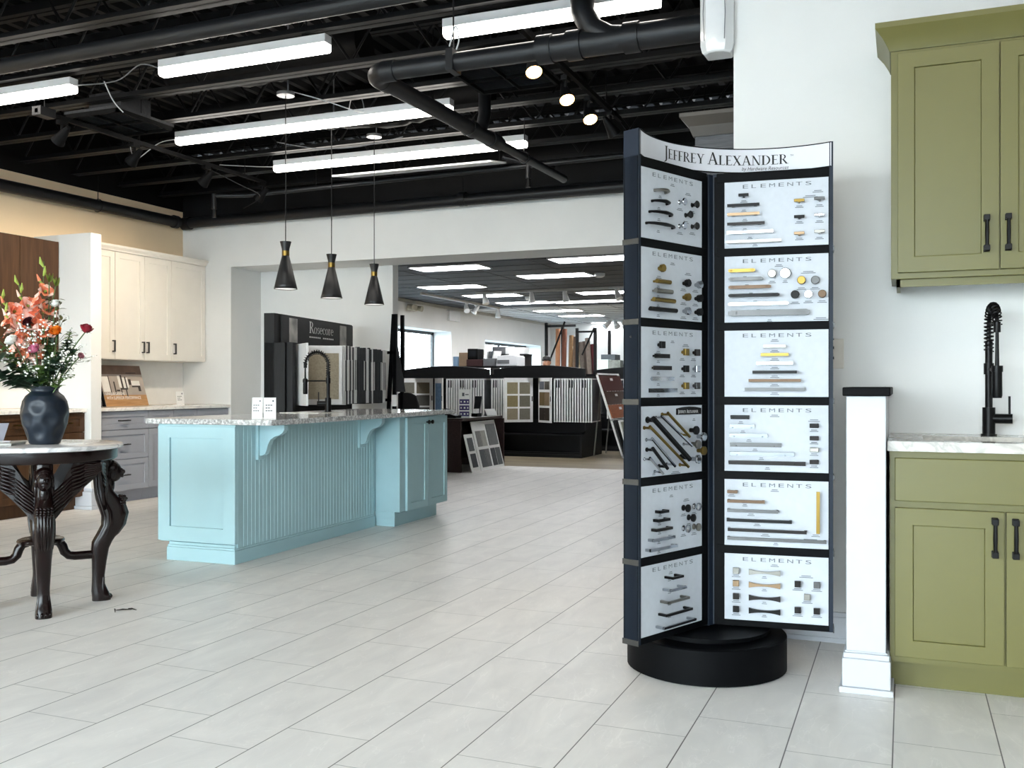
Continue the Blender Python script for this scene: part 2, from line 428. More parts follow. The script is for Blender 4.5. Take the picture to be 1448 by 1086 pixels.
# storefront behind the camera
st = MB().box(XL, XR, YB - .15, YB, 2.9, ZD).box(.9, XR, YB - .15, YB, .12, 2.9).box(XL, XR, YB - .15, YB, 0, .12)
for x in (XL, -5.4, -3.3, -1.2, .9, XR - .25): st.box(x, x + (.25 if x in (XL, XR - .25) else .08), YB - .15, YB, .12, 2.9)
struct(st.build('wall_front', mat('storefront frame', (60, 60, 62), .4)))
for i, (a, b) in enumerate(((-7.25, -5.4), (-5.32, -3.3), (-3.22, -1.2), (-1.12, .9))):
    struct(MB().box(a, b, YB - .08, YB - .07, .12, 2.9).build('window_%d' % (i + 3), PANE))

# far showroom shell
wl = MB()
W1 = (18.0, 20.98, .95, 2.40); W2 = (23.0, 27.15, .95, 2.30)
for y0, y1 in ((YH2 + .12, W1[0]), (W1[1], W2[0]), (W2[1], YF)): wl.box(FX - .56, FX, y0, y1, 0, 3.0)
for a in (W1, W2): wl.box(FX - .56, FX, a[0], a[1], 0, a[2]).box(FX - .56, FX, a[0], a[1], a[3], 3.0)
struct(wl.build('wall_showroom_left', WALL))
struct(MB().box(FX, XR, YF, YF + .15, 0, 3.0).build('wall_showroom_far', WALL))
TILEB = mat('charcoal ceiling tile', (44, 48, 56), .7, var=.15, scale=2.5, bump=.3, bscale=30)
TILEG = mat('pale ceiling tile', (196, 198, 202), .8, var=.03, scale=3)
struct(MB().box(FX, XR, YH2, 21.8, 3.0, 3.06).build('ceiling_showroom', TILEB))
struct(MB().box(FX, XR, 21.8, YF, 3.0, 3.06).build('ceiling_showroom_pale', TILEG))
g = MB()
for x in [FX + 1.22 * k for k in range(1, 11)]: g.box(x - .006, x + .006, YH2, YF, 2.994, 3.0)
for y in [10.4 + .61 * k for k in range(0, 29)]: g.box(FX, XR, y - .004, y + .004, 2.995, 3.0)
struct(g.build('trim_ceiling_grid', mat('dark ceiling grid', (38, 40, 46), .6)))
for i, a in enumerate((W1, W2)):
    f = MB(); xf = FX - .53; t = .07
    f.box(xf, xf + .06, a[0], a[1], a[2], a[2] + t).box(xf, xf + .06, a[0], a[1], a[3] - t, a[3])
    f.box(xf, xf + .06, a[0], a[0] + t, a[2], a[3]).box(xf, xf + .06, a[1] - t, a[1], a[2], a[3])
    m = (a[0] + a[1]) / 2; f.box(xf, xf + .06, m - .03, m + .03, a[2], a[3])
    wf = struct(f.build('window_%d' % (i + 1), mat('dark window frame', (40, 46, 50), .4)))
    struct(MB().box(xf + .025, xf + .03, a[0] + t, a[1] - t, a[2] + t, a[3] - t).build('glass', PANE, wf))
# trees outside the far windows
LEAFO = mat('spring leaves', (126, 158, 104), .8, var=.2, scale=3); BARK = mat('tree bark', (96, 84, 72), .9, var=.2)
for i, (x, y, h) in enumerate(((-15.5, 24.2, 6.0), (-17.5, 27.6, 7.0), (-14.5, 29.5, 5.5), (-16.5, 33.5, 6.5))):
    t = thing('young_tree', ('thin pale green tree outside the first showroom window', 'taller spring tree further out past the first window', 'slim tree outside between the two showroom windows', 'spring tree outside the second showroom window')[i], 'tree', (x, y, -.16), group='trees outside the showroom')
    rnd = random.Random(i); tr = MB(); lf = MB()
    tr.tube([(x, y, -.16), (x + .1, y, h * .4), (x, y + .1, h)], [.11, .08, .02], 7)
    for k in range(26):
        z = h * rnd.uniform(.22, .95); a = rnd.uniform(0, 2 * PI); l = rnd.uniform(.6, 1.5) * (1.1 - z / h * .6)
        e = V((x + l * math.cos(a), y + l * math.sin(a), z + l * .5)); tr.tube([(x, y, z), e], [.03, .008], 5)
        for q in range(14):
            c = e + V([rnd.gauss(0, .28) for _ in range(3)]); d = V([rnd.uniform(-1, 1) for _ in range(3)]).normalized() * .07; s2 = d.cross(V((0, 0, 1))) * .6
            lf.quad(c - d, c + s2, c + d, c - s2)
    tr.build('trunk', BARK, t); lf.build('crown', LEAFO, t)

# roof deck and bar joists above the sales floor
dk = MB(); n = 0
x = XL
prof = []
while x < XR:
    prof += [(x, 0), (x + .05, 0), (x + .075, .045), (x + .125, .045)]; x += .15
for k in range(len(prof) - 1):
    a, b = prof[k], prof[k + 1]
    dk.quad((a[0], YB, ZD + a[1]), (b[0], YB, ZD + b[1]), (b[0], YH, ZD + b[1]), (a[0], YH, ZD + a[1]))
struct(dk.build('ceiling', BLACKP))
struct(MB().box(XL - .15, XR + .15, YB - .15, YH2, ZD + .06, ZD + .14).build('roof_slab', BLACKP))
for k in range(16):
    y = -.5 + .5866 * k
    if y > 8.4: continue
    j = MB()
    for s in (-1, 1):
        j.box(XL, XR, y + s * .008 - .005, y + s * .008 + .005, 3.17, 3.215).box(XL, XR, min(y + s * .008, y + s * .05), max(y + s * .008, y + s * .05), 3.17, 3.176)
        j.box(XL, XR, min(y + s * .008, y + s * .05), max(y + s * .008, y + s * .05), 3.60, 3.66)
    x = XL; up = False
    while x < XR:
        x2 = x + .3
        j.cyl((x, y, 3.62 if up else 3.2), (x2, y, 3.2 if up else 3.62), .009, n=6); up = not up; x = x2
    struct(j.build('ceiling_joist', BLACKM))
# partition with end post between the two left wall kitchens
pw = MB().box(XL, -6.8, 6.645, 6.768, 0, 2.5)
struct(pw.build('wall_partition', WALL, bevel=.004))
p = MB().box(-7.0, -6.745, 6.60, 6.80, 0, .03)
p.box(-7.0, -6.765, 6.615, 6.795, .03, .16).box(-7.0, -6.775, 6.63, 6.785, .16, .19)
struct(p.build('baseboard_partition', TRIM, bevel=.006))

# ================================================================== CEILING FITTINGS
def strip_light(x0, x1, y, label, z=3.05, group='linear strip lights'):
    t = thing('strip_light', label, 'ceiling light', (x0, y, z), 0, group)
    MB().box(x0, x1, y - .036, y + .036, z + .05, z + .1).build('housing', FIXW, t, bevel=.003)
    prof = [(.034, .05), (.038, .028), (.034, .01), (.02, 0), (-.02, 0), (-.034, .01), (-.038, .028), (-.034, .05)]
    MB().prism(prof, (x0 + .005, y, z), (0, 1, 0), (0, 0, 1), (x1 - x0 - .01, 0, 0)).build('lens', LED, t)
    for x in (x0 + .15, x1 - .15):
        MB().box(x - .012, x + .012, y - .03, y + .03, z + .1, 3.168).cyl((x, y, 3.16), (x, y, ZD), .004, n=6).build('bracket', BLACKM, t)
    return t
strip_light(-6.30, -5.08, 4.82, 'white strip light at the far left edge of the ceiling')
strip_light(-4.31, -3.09, 4.78, 'short strip light above the left part of the blue island')
strip_light(-2.37, -1.15, 4.84, 'short strip light behind the upright elbow of the drain pipe')
strip_light(-5.41, -2.97, 6.18, 'long strip light crossed by the pendant cords')
strip_light(-5.28, -2.84, 7.30, 'long strip light nearest to the back wall')
for y in (2.4, 0.0, -2.4):
    for x in (-6.3, -4.31, -2.37, -.4, 1.5):
        strip_light(x, x + 1.22, y, 'ceiling strip light over the front of the shop, out of view', group='front ceiling lights')

# pipes
def pipe(name, label, pts, r, coup=(), cr=1.22, hang=(), m=PIPEM):
    t = thing(name, label, 'pipe', pts[0])
    MB().tube(pts, r, 18).build('run', m, t, smooth=True)
    for a, b in coup: MB().cyl(a, b, (r if not isinstance(r, list) else r[0]) * cr, n=18).build('coupling', m, t, smooth=True)
    for c in hang:
        c = V(c); q = MB(); rr = (r if not isinstance(r, list) else r[0]) + .006
        q.cyl(c + V((0, 0, rr)), (c.x, c.y, 3.19), .004, n=6)
        ax = V((1, 0, 0))
        q.tube([c + V((0, math.cos(a) * rr, math.sin(a) * rr)) if abs(pts[1][0] - pts[0][0]) > abs(pts[1][1] - pts[0][1]) else c + V((math.cos(a) * rr, 0, math.sin(a) * rr)) for a in [2 * PI * i / 16 for i in range(17)]], .004, 5)
        q.build('hanger', BLACKM, t)
    return t
pipe('sprinkler_main', 'long black round pipe under the joists, top left', [(-7.45, 4.22, 3.02), (XR - .1, 4.22, 3.09)], .045)
pipe('wall_pipe', 'black pipe along the top of the left wall', [(-7.38, -3.1, 2.80), (-7.38, 8.40, 2.905)], .057, [((-7.38, 8.36, 2.905), (-7.38, 8.42, 2.905))], hang=[(-7.38, 7.3, 2.895), (-7.38, 3.5, 2.865)])
pipe('header_pipe', 'black pipe along the back wall above the wide opening', [(-7.38, 8.54, 2.905), (-7.2, 8.54, 2.91), (XR - .05, 8.54, 2.96)], .057, [((-7.40, 8.54, 2.905), (-7.30, 8.54, 2.907)), ((-4.02, 8.54, 2.933), (-3.95, 8.54, 2.933))], hang=[(-3.985, 8.54, 2.933)])
# drain pipe with elbow, tee and upright
t = thing('drain_pipe', 'thick black drain pipe turning at an elbow above the island', 'pipe', (-2.76, 4.7, 2.86))
def arc3(c, a, b, r, n=8):
    c, a, b = V(c), V(a), V(b)
    return [c + a * (r * math.cos(PI / 2 * i / n)) + b * (r * math.sin(PI / 2 * i / n)) for i in range(n + 1)]
MB().tube([(-.735, 4.7, 2.86), (-1.72, 4.7, 2.86)], .066, 20).build('run', PIPEM, t, smooth=True)
MB().tube([(-1.72, 4.7, 2.86), (-2.66, 4.7, 2.86)], .05, 20).build('run', PIPEM, t, smooth=True)
MB().tube([(-2.66, 4.7, 2.86)] + arc3((-2.66, 4.8, 2.86), (0, -1, 0), (-1, 0, 0), .1) + [(-2.76, 4.84, 2.862)], .056, 20).build('elbow', PIPEM, t, smooth=True)
MB().tube([(-2.76, 4.82, 2.861), (-2.76, 6.55, 2.895)], .05, 20).build('run', PIPEM, t, smooth=True)
MB().tube([(-2.76, 6.5, 2.894), (-2.76, 8.0, 2.925)], .034, 16).build('run', PIPEM, t, smooth=True)
for a, b, r in (((-1.30, 4.7, 2.86), (-1.22, 4.7, 2.86), .076), ((-1.60, 4.7, 2.86), (-1.52, 4.7, 2.86), .076), ((-1.76, 4.7, 2.86), (-1.68, 4.7, 2.86), .074), ((-2.68, 4.7, 2.86), (-2.60, 4.7, 2.86), .058), ((-2.76, 4.82, 2.861), (-2.76, 4.9, 2.862), .058), ((-2.76, 6.0, 2.884), (-2.76, 6.08, 2.886), .058), ((-2.76, 6.36, 2.891), (-2.76, 6.5, 2.894), .058)):
    MB().cyl(a, b, r, n=20).build('coupling', PIPEM, t, smooth=True)
MB().tube([(-1.28, 4.7, 2.86), (-1.38, 4.7, 2.875), (-1.47, 4.7, 2.93), (-1.52, 4.7, 3.02), (-1.53, 4.7, 3.30), (-1.53, 4.7, 3.64)], .062, 20).build('riser', PIPEM, t, smooth=True)
MB().tube([(-2.76, 6.18, 2.888), (-2.76, 6.24, 2.96), (-2.76, 6.28, 3.05), (-2.76, 6.28, 3.62)], .045, 18).build('riser', PIPEM, t, smooth=True)
h = MB()
for c in ((-2.25, 4.7, 2.86),):
    h.cyl((c[0], c[1], 2.92), (c[0], c[1], 3.2), .005, n=6); h.box(c[0] - .02, c[0] + .02, c[1] - .057, c[1] + .057, 2.805, 2.92)
h.build('hanger', PIPEM, t)
h = MB(); h.cyl((-2.76, 7.05, 2.94), (-2.76, 7.05, 3.2), .004, n=6)
h.tube([(-2.76 + .042 * math.cos(a), 7.05, 2.905 + .042 * math.sin(a)) for a in [2 * PI * i / 16 for i in range(17)]], .006, 6); h.build('hanger', PIPEM, t)
# sprinkler line near the back wall
t = thing('sprinkler_line', 'thin black sprinkler pipe in front of the back wall with drop heads', 'pipe', (-6.06, 7.83, 2.99))
MB().tube([(-6.25, 7.65, 2.97), (-5.98, 7.83, 2.99), (-2.2, 7.83, 3.04), (XR - .1, 7.83, 3.06)], .022, 10).build('run', PIPEM, t, smooth=True)
MB().tube([(-6.25, 7.65, 2.99), (-6.25, 7.65, 2.84)], .026, 10).build('drop', PIPEM, t, smooth=True)
MB().cyl((-6.25, 7.65, 2.84), (-6.25, 7.65, 2.76), .016, .022, 8).build('sprinkler_head', BLACKM, t)
for x, y in ((-3.03, 7.83),):
    MB().cyl((x, y, 3.06), (x, y, 2.92), .024, n=10).build('drop', PIPEM, t, smooth=True)
    MB().cyl((x, y, 2.92), (x, y, 2.84), .014, .024, 8).build('sprinkler_head', BLACKM, t)
    MB().tube([(x - .2, y - .1, 3.1), (x, y, 3.05), (x + .2, y + .12, 3.02)], .02, 10).build('branch', PIPEM, t, smooth=True)
for x in (-5.2, -4.35, -3.3, -1.5): MB().cyl((x, 7.83, 3.02), (x, 7.83, ZD), .004, n=6).build('hanger', BLACKM, t)
# round flexible ducts
def duct(label, pts, r):
    t = []
    P = [V(p) for p in pts]
    out = []; rs = []
    for i in range(len(P) - 1):
        for k in range(14):
            f = k / 14; out.append(P[i].lerp(P[i + 1], f)); rs.append(r * (1 + .07 * (k % 2) + .04 * math.sin(k * 2.1 + i)))
    o = MB().tube(out, rs, 14).build('flexible_duct', mat('black wrinkled duct foil', (11, 11, 12), .6, .0, var=.3, scale=20, spec=.15), smooth=True, angle=80)
    tag(o, label, 'duct', 'flexible ducts')
duct('black flexible duct above the joists near the wall corner', [(-.95, 6.25, 3.42), (-1.7, 6.25, 3.36), (-2.4, 6.25, 3.42)], .125)
duct('black flexible duct leading to the left ceiling grille', [(-5.0, 5.66, 3.42), (-4.3, 5.66, 3.38), (-3.3, 5.66, 3.42)], .125)
duct('black flexible duct above the long pendant strip light', [(-5.0, 6.83, 3.42), (-3.8, 6.83, 3.33), (-2.9, 6.83, 3.42)], .13)
# return-air grilles
def grille(label, x0, x1, y0, y1, z):
    t = thing('ceiling_grille', label, 'vent', (x0, y0, z), 0, 'ceiling grilles')
    f = MB().box(x0, x1, y0, y0 + .02, z, z + .03).box(x0, x1, y1 - .02, y1, z, z + .03).box(x0, x0 + .02, y0, y1, z, z + .03).box(x1 - .02, x1, y0, y1, z, z + .03)
    xm, ym = (x0 + x1) / 2, (y0 + y1) / 2
    f.box(xm - .006, xm + .006, y0, y1, z, z + .02).box(x0, x1, ym - .006, ym + .006, z, z + .02)
    f.build('frame', TRACKB, t)
    l = MB()
    n = 26
    for k in range(n):
        y = y0 + .02 + (y1 - y0 - .04) * (k + .5) / n
        l.ob((x0 + .02, y - .006, z + .018), (x1 - x0 - .04, 0, 0), (0, .012, .008), (0, 0, .002))
    l.build('louvres', mat('charcoal louvre', (40, 42, 46), .5), t)
    MB().box(x0, x1, y0, y1, z + .03, z + .05).box(xm - .15, xm + .15, ym - .15, ym + .15, z + .05, z + .2).build('box', mat('duct liner foil', (40, 42, 46), .45, .3, bump=.5, bscale=30), t)
    for x in (x0 + .05, x1 - .05): MB().cyl((x, ym, z + .05), (x, ym, ZD), .003, n=5).build('hanger', BLACKM, t)
grille('square black louvred grille hanging near the left track lights', -5.64, -5.14, 5.26, 5.83, 3.05)
grille('square black louvred grille beside the lit track lights', -2.60, -2.06, 5.36, 5.88, 3.05)
# pale panel behind the back strip light
tag(MB().ob((-4.76, 7.42, 2.99), (1.55, 0, 0), (0, .35, .06), (0, 0, .015)).build('baffle_panel', mat('pale grey panel', (206, 208, 210), .6)), 'pale grey panel tilted behind the back strip light', 'panel')
# track lighting
def track_head(parent, x, y, z, aim, m, r=.045, lit=None, L=.12):
    aim = V(aim).normalized()
    hd = MB(); c = V((x, y, z - .11))
    hd.cyl((x, y, z), (x, y, z - .07), .01, n=8).ob((x - .02, y - .035, z - .03), (.04, 0, 0), (0, .07, 0), (0, 0, .03))
    h = hd.build('mount', m, parent)
    a = c - aim * L * .5; b = c + aim * L * .5
    s = MB().tube([a, a + aim * .015, c - aim * .01, b], [r * .5, r * .6, r * .7, r * 1.12], 16, cap=False)
    s.tube([b, a + aim * .02], [r * 1.06, r * .6], 16, cap=False); s.cyl(a, a - aim * .025, r * .5, r * .35, 12)
    s.tube([V((x, y, z - .06)), c + V((0, 0, .02)), c], .012, 6)
    hb = s.build('shade', m, parent, smooth=True)
    MB().cyl(b - aim * .012, b - aim * .002, r * 1.0, n=16).build('lamp', lit or FIXW, parent)
    return b, aim
def spot(parent, loc, aim, power, color=(1, .78, .5), size=1.1):
    l = bpy.data.lights.new('spot_lamp', 'SPOT'); l.energy = power; l.color = color; l.spot_size = size; l.spot_blend = .6; l.shadow_soft_size = .04
    o = bpy.data.objects.new('spot_lamp', l); COL.objects.link(o); o.location = loc
    o.rotation_euler = V(aim).to_track_quat('-Z', 'Y').to_euler()
    return o
t = thing('track_light', 'black track with three glowing warm lamps beside the drain pipe', 'track light', (-1.93, 4.9, 2.98), 0, 'black ceiling tracks')
MB().box(-1.945, -1.915, 4.85, 6.85, 3.05, 3.08).build('rail', TRACKB, t)
for y in (5.2, 6.5): MB().cyl((-1.93, y, 3.08), (-1.93, y, ZD), .004, n=6).build('hanger', BLACKM, t)
for y, a in ((5.16, (.32, -.42, -.85)), (5.74, (.34, -.42, -.84)), (6.22, (.34, -.42, -.84))):
    b, aim = track_head(t, -1.97, y, 3.06, a, BLACKM, lit=WARM)
    spot(t, b + aim * .01, aim, 9)
track_head(t, -1.93, 6.6, 3.06, (.3, .5, -.6), BLACKM)
t = thing('track_light', 'black track with lamps turned to the left wall', 'track light', (-5.54, 5.0, 3.02), 0, 'black ceiling tracks')
MB().box(-5.555, -5.525, 4.93, 7.5, 3.0, 3.03).build('rail', TRACKB, t)
for y in (5.0, 5.9, 7.2): MB().cyl((-5.54, y, 3.03), (-5.54, y, ZD), .004, n=6).build('hanger', BLACKM, t)
MB().box(-5.58, -5.50, 4.93, 5.06, 2.985, 3.045).build('power_feed', BLACKM, t)
for y, p in ((5.15, 38), (5.85, 40), (6.68, 50), (7.45, 36)):
    b, aim = track_head(t, -5.54, y, 3.0, (-.75, .05, -.62), TRACKB, lit=WARM)
    spot(t, b + aim * .012, aim, p * 1.3, (1, .86, .68), 1.5)
# loose cables
def cable(label, pts, m, r=.004):
    P = [V(p) for p in pts]; out = []
    for i in range(len(P) - 1):
        p0, p1, p2, p3 = P[max(i - 1, 0)], P[i], P[i + 1], P[min(i + 2, len(P) - 1)]
        for k in range(6):
            u = k / 6
            out.append(.5 * ((2 * p1) + (-p0 + p2) * u + (2 * p0 - 5 * p1 + 4 * p2 - p3) * u * u + (-p0 + 3 * p1 - 3 * p2 + p3) * u ** 3))
    out.append(P[-1])
    tag(MB().tube(out, r, 6).build('cable', m, smooth=True), label, 'cable', 'loose ceiling cables')
CABW = mat('white cable', (180, 182, 184), .5); CABG = mat('grey cable', (110, 112, 116), .5)
cable('pale cable looping from the long strip light to the left', [(-5.41, 6.18, 3.1), (-5.62, 6.2, 3.09), (-5.85, 6.2, 2.98), (-5.95, 6.25, 3.05), (-6.02, 6.3, 3.16)], CABW)
cable('pale cable sagging between the two left strip lights', [(-4.31, 4.78, 3.1), (-4.5, 4.8, 3.16), (-4.75, 4.85, 3.1), (-5.08, 4.82, 3.1)], CABG)
cable('pale cable hanging below the left strip light', [(-5.0, 5.0, 3.17), (-4.97, 5.05, 3.05), (-4.93, 5.1, 2.98)], CABW)
cable('grey cable from the back strip light to the left', [(-5.28, 7.3, 3.1), (-5.5, 7.3, 3.12), (-5.9, 7.3, 3.17)], CABW)
cable('curled pale cable above the long strip light', [(-3.9, 6.3, 3.16), (-3.85, 6.28, 3.3), (-3.78, 6.25, 3.32), (-3.72, 6.22, 3.22), (-3.7, 6.2, 3.16)], CABW)
cable('pale cable beside the first pendant canopy', [(-4.02, 5.74, 3.2), (-3.85, 5.9, 3.16), (-3.7, 6.1, 3.12), (-3.65, 6.18, 3.14)], CABW)
cable('pale cable drooping behind the long strip light', [(-4.9, 6.8, 3.17), (-4.5, 6.8, 3.08), (-4.1, 6.8, 3.06), (-3.7, 6.8, 3.1)], CABG)
cable('pale cable loop on the drain pipe hanger', [(-2.25, 4.65, 2.93), (-2.2, 4.62, 3.02), (-2.18, 4.62, 2.95), (-2.2, 4.63, 2.9)], CABW)
cable('dark cable hanging from the left track', [(-5.54, 6.7, 2.98), (-5.3, 6.8, 2.85), (-5.15, 6.9, 2.75), (-5.4, 7.0, 2.68)], BLACKM)
# white wall speaker hung on the partition end
t = thing('wall_speaker', 'white rounded speaker hung high on the wall end, wrapped in film', 'speaker', (-.79, 4.42, 2.63))
pr = [(-.075, .0), (-.045, -.035), (.0, -.045), (.045, -.035), (.075, 0), (.07, .11), (-.07, .11)]
rings = []
for z, k in ((2.63, .78), (2.64, .9), (2.67, 1), (2.93, 1.02), (2.96, .9)):
    rings.append([V((-.79 + a * k, 4.42 + b * k, z)) for a, b in pr])
MB().loft(rings).build('housing', mat('white film wrap', (222, 223, 224), .18, var=.03, coat=.6, bump=.15, bscale=14), t, smooth=True, angle=30, bevel=.006)
MB().box(-.735, -.718, 4.46, 4.53, 2.72, 2.86).build('bracket', FIXW, t)
sm = MB()
for k in (-.05, .04): sm.tube([(-.79 + k, 4.379, 2.68), (-.79 + k * 1.1, 4.377, 2.8), (-.79 + k, 4.377, 2.92)], .0018, 5)
sm.build('film_seam', INKG, t)

# ------------------------------------------------------------------ pendants over the island
def pendant(label, x, y, zb, zc):
    t = thing('pendant_lamp', label, 'pendant lamp', (x, y, zb), 0, 'black cone pendants')
    PB = mat('matt black enamel', (24, 25, 27), .45)
    MB().tube([(x, y, zb + a) for a in (0, .03, .235)], [.0825, .075, .026], 28, cap=False).build('shade', PB, t, smooth=True, solid=.002)
    MB().cyl((x, y, zb + .235), (x, y, zb + .27), .0265, n=24).build('collar', GOLD, t, smooth=True)
    MB().tube([(x, y, zb + .27), (x, y, zb + .285), (x, y, zb + .335)], [.026, .027, .04], 24).build('top_cup', PB, t, smooth=True)
    MB().tube([(x, y, zb + .004), (x, y, zb + .03), (x, y, zb + .2)], [.078, .072, .03], 24, cap=False).build('lining', FIXW, t, smooth=True)
    MB().ell((x, y, zb + .07), (.035, .035, .04), 14, 8).build('bulb', emit('pendant bulb', (255, 246, 230), 6), t, smooth=True)
    MB().cyl((x, y, zb + .335), (x, y, zc), .0035, n=8).build('cord', BLKG, t, smooth=True)
    MB().cyl((x, y, zc), (x, y, zc + .022), .062, n=28).cyl((x + .02, y, zc + .02), (x + .02, y, ZD), .006, n=6).build('canopy', mat('brushed canopy metal', (150, 152, 154), .3, .7), t, smooth=True)
pendant('black cone pendant with brass collar, nearest over the island', -4.05, 5.72, 1.80, 3.165)
pendant('black cone pendant hanging between two others over the island', -4.05, 6.31, 1.785, 3.165)
pendant('black cone pendant hung in front of the carpet display, farthest back', -4.05, 6.95, 1.785, 3.165)

# ================================================================== BLUE ISLAND
UZ = V((0, 0, 1))
isl = thing('kitchen_island', 'aqua blue kitchen island cabinet with beadboard side under the pendants', 'kitchen island', (-3.87, 4.95, 0), math.radians(.9))
def I(x, y, z): return V((x, y, z))
IM = wm(isl)     # local frame: x to the right (0 = beadboard face), y back
def ib(): return MB(IM)
ib().box(-.60, -.02, .01, 2.63, .115, .872).build('carcass', AQUA, isl)
m = ib(); shaker(m, (-.60, .012, .125), (1, 0, 0), (0, -1, 0), .60, .735, t=.03, rail=.092, rec=.012, top=.075); m.box(-.60, 0, -.012, .012, .845, .872)
m.build('end_panel', AQUA, isl, bevel=.002)
m = ib(); m.box(-.02, -.008, .03, 1.76, .09, .872)
n = 42
for k in range(n):
    y = .035 + 1.72 * k / n; d = 1.72 / n
    m.prism([(0, 0), (d - .006, 0), (d - .006, .004), (d - .009, .007), (.003, .007), (0, .004)], (-.012, y, .10), (0, 1, 0), (1, 0, 0), (0, 0, .772))
m.box(-.02, .0, .012, .035, .1, .872)
m.build('beadboard', AQUA, isl)
b = ib()
def base_trim(b, x0, x1, y0, y1):
    b.box(x0, x1, y0, y1, 0, .085); b.box(x0 + .004, x1 - .004, y0 + .004, y1 - .004, .085, .1); b.box(x0 + .01, x1 - .01, y0 + .01, y1 - .01, .1, .118)
base_trim(b, -.53, .0, -.018, 1.76)
b.build('base_trim', AQUA, isl, bevel=.003)
# end cabinet with two doors
c = ib(); c.box(-.02, .20, 1.79, 2.63, .115, .872)
c.build('cabinet_box', AQUA, isl, bevel=.0015)
base = ib(); base.box(-.02, .155, 1.79, 2.55, 0, .10).box(-.02, .158, 1.786, 1.80, .06, .115).box(-.02, .15, 1.80, 2.54, .1, .116)
base.build('toe_kick', AQUA, isl, bevel=.002)
for k, y in enumerate((1.885, 2.262)):
    d = ib(); shaker(d, (.20, y, .115), (0, 1, 0), (1, 0, 0), .372, .745, rail=.058)
    do = d.build('door', AQUA, isl, bevel=.0015)
    q = ib(); yy = y + (.372 - .03 if k == 0 else .03)
    q.tube([(.22, yy, .815), (.236, yy, .815), (.24, yy, .815), (.25, yy, .815), (.254, yy, .815)], [.007, .007, .017, .017, .012], 14)
    q.build('knob', BLKG, do, smooth=True)
for y in (.245, 1.53):
    q = ib(); q.box(-.02, .012, y - .04, y + .04, .64, .872)
    pf = [(0, .865), (.19, .865), (.19, .835), (.175, .815), (.15, .80), (.115, .79), (.085, .77), (.065, .735), (.055, .70), (.045, .68), (.025, .668), (0, .665)]
    q.prism(pf, (.008, y - .022, 0), (1, 0, 0), (0, 0, 1), (0, .044, 0))
    q.build('corbel', AQUA, isl, bevel=.002)
hw = ib()
for k, (y0, y1) in enumerate(((.02, .6), (.62, 1.2), (1.22, 1.9), (1.92, 2.6))):
    d = ib(); shaker(d, (-.60, y1, .115), (0, -1, 0), (-1, 0, 0), y1 - y0, .745); do = d.build('door', AQUA, isl, bevel=.0015)
    q = ib(); bar_pull(q, (-.62, y0 + .05, .70), (0, 0, 1), (-1, 0, 0), .13); q.build('handle', BLKG, do)
ct = MB(IM).box(-.68, .29, -.045, 2.67, .874, .908).build('countertop', GRANITE, bevel=.004)
tag(ct, 'grey speckled granite countertop lying on the aqua island', 'countertop')
# spring faucets
def coil(path, R, turns, r, mb):
    P = [V(p) for p in path]; L = [0]
    for i in range(1, len(P)): L.append(L[-1] + (P[i] - P[i - 1]).length)
    out = []; N = turns * 12
    for k in range(N + 1):
        s = L[-1] * k / N
        i = max(j for j in range(len(P) - 1) if L[j] <= s + 1e-9); f = (s - L[i]) / max(1e-9, L[i + 1] - L[i])
        p = P[i].lerp(P[i + 1], f); tan = (P[i + 1] - P[i]).normalized()
        a = V((1, 0, 0)) if abs(tan.x) < .8 else V((0, 1, 0))
        a = (a - tan * a.dot(tan)).normalized()
        # use a fixed side vector of the faucet plane for stability
        b = tan.cross(a); th = 2 * PI * turns * k / N
        out.append(p + (a * math.cos(th) + b * math.sin(th)) * R)
    mb.tube(out, r, 5)
def faucet(name_label, loc, d, H, reach, lever, zs=1.0, coil_top=None):
    """d: unit direction of the spout, lever: unit direction of the handle"""
    t = thing('kitchen_faucet', name_label, 'faucet', loc); x, y, z = loc; d = V(d).normalized(); lv = V(lever).normalized(); o = V(loc)
    MB().cyl(o, o + UZ * .008, .03, n=24).cyl(o + UZ * .006, o + UZ * .115, .024, n=24).build('body', BLKG, t, smooth=True)
    R = reach / 2
    MB().cyl(o + UZ * .11, o + UZ * (H - R - .06), .014, n=16).cyl(o + UZ * (H * .52 - .02), o + UZ * (H * .52 + .025), .019, n=16).build('riser', BLKG, t, smooth=True)
    c = o + d * R + UZ * (H - R)
    path = [o + UZ * (H - R - .16), o + UZ * (H - R - .1), o + UZ * (H - R - .04)] + [c + (-d * math.cos(PI * k / 12) + UZ * math.sin(PI * k / 12)) * R for k in range(13)]
    end = path[-1]
    MB().tube(path + [end - UZ * .03], .008, 8).build('hose', BLKG, t, smooth=True)
    q = MB(); coil(path[1:], .0165, 22, .0032, q); q.build('spring', BLKG, t, smooth=True)
    hp = o + d * reach + UZ * (H * .30)
    MB().tube([end + UZ * .01, end - UZ * .03, end - UZ * .032, hp + UZ * .12], [.013, .013, .006, .008], 10).build('spray_hose', BLKG, t, smooth=True)
    MB().tube([hp + UZ * .125, hp + UZ * .12, hp + UZ * .01, hp], [.012, .018, .019, .016], 16).build('spray_head', BLKG, t, smooth=True)
    a = o + UZ * (H * .52)
    MB().cyl(a, a + d * (reach - .004), .006, n=8).cyl(a + d * reach - UZ * .012, a + d * reach + UZ * .012, .021, n=14).build('holder_arm', BLKG, t, smooth=True)
    l = o + UZ * .07
    MB().cyl(l, l + lv * .085, .0195, n=18).build('valve', BLKG, t, smooth=True)
    MB().cyl(l + lv * .074, l + lv * .074 + UZ * .09, .0045, n=8).build('lever', BLKG, t, smooth=True)
    return t
faucet('black spring neck faucet standing on the island countertop', (-4.19, 6.48, .908), (-.98, -.2, 0), .475, .19, (-.9, -.4, 0))
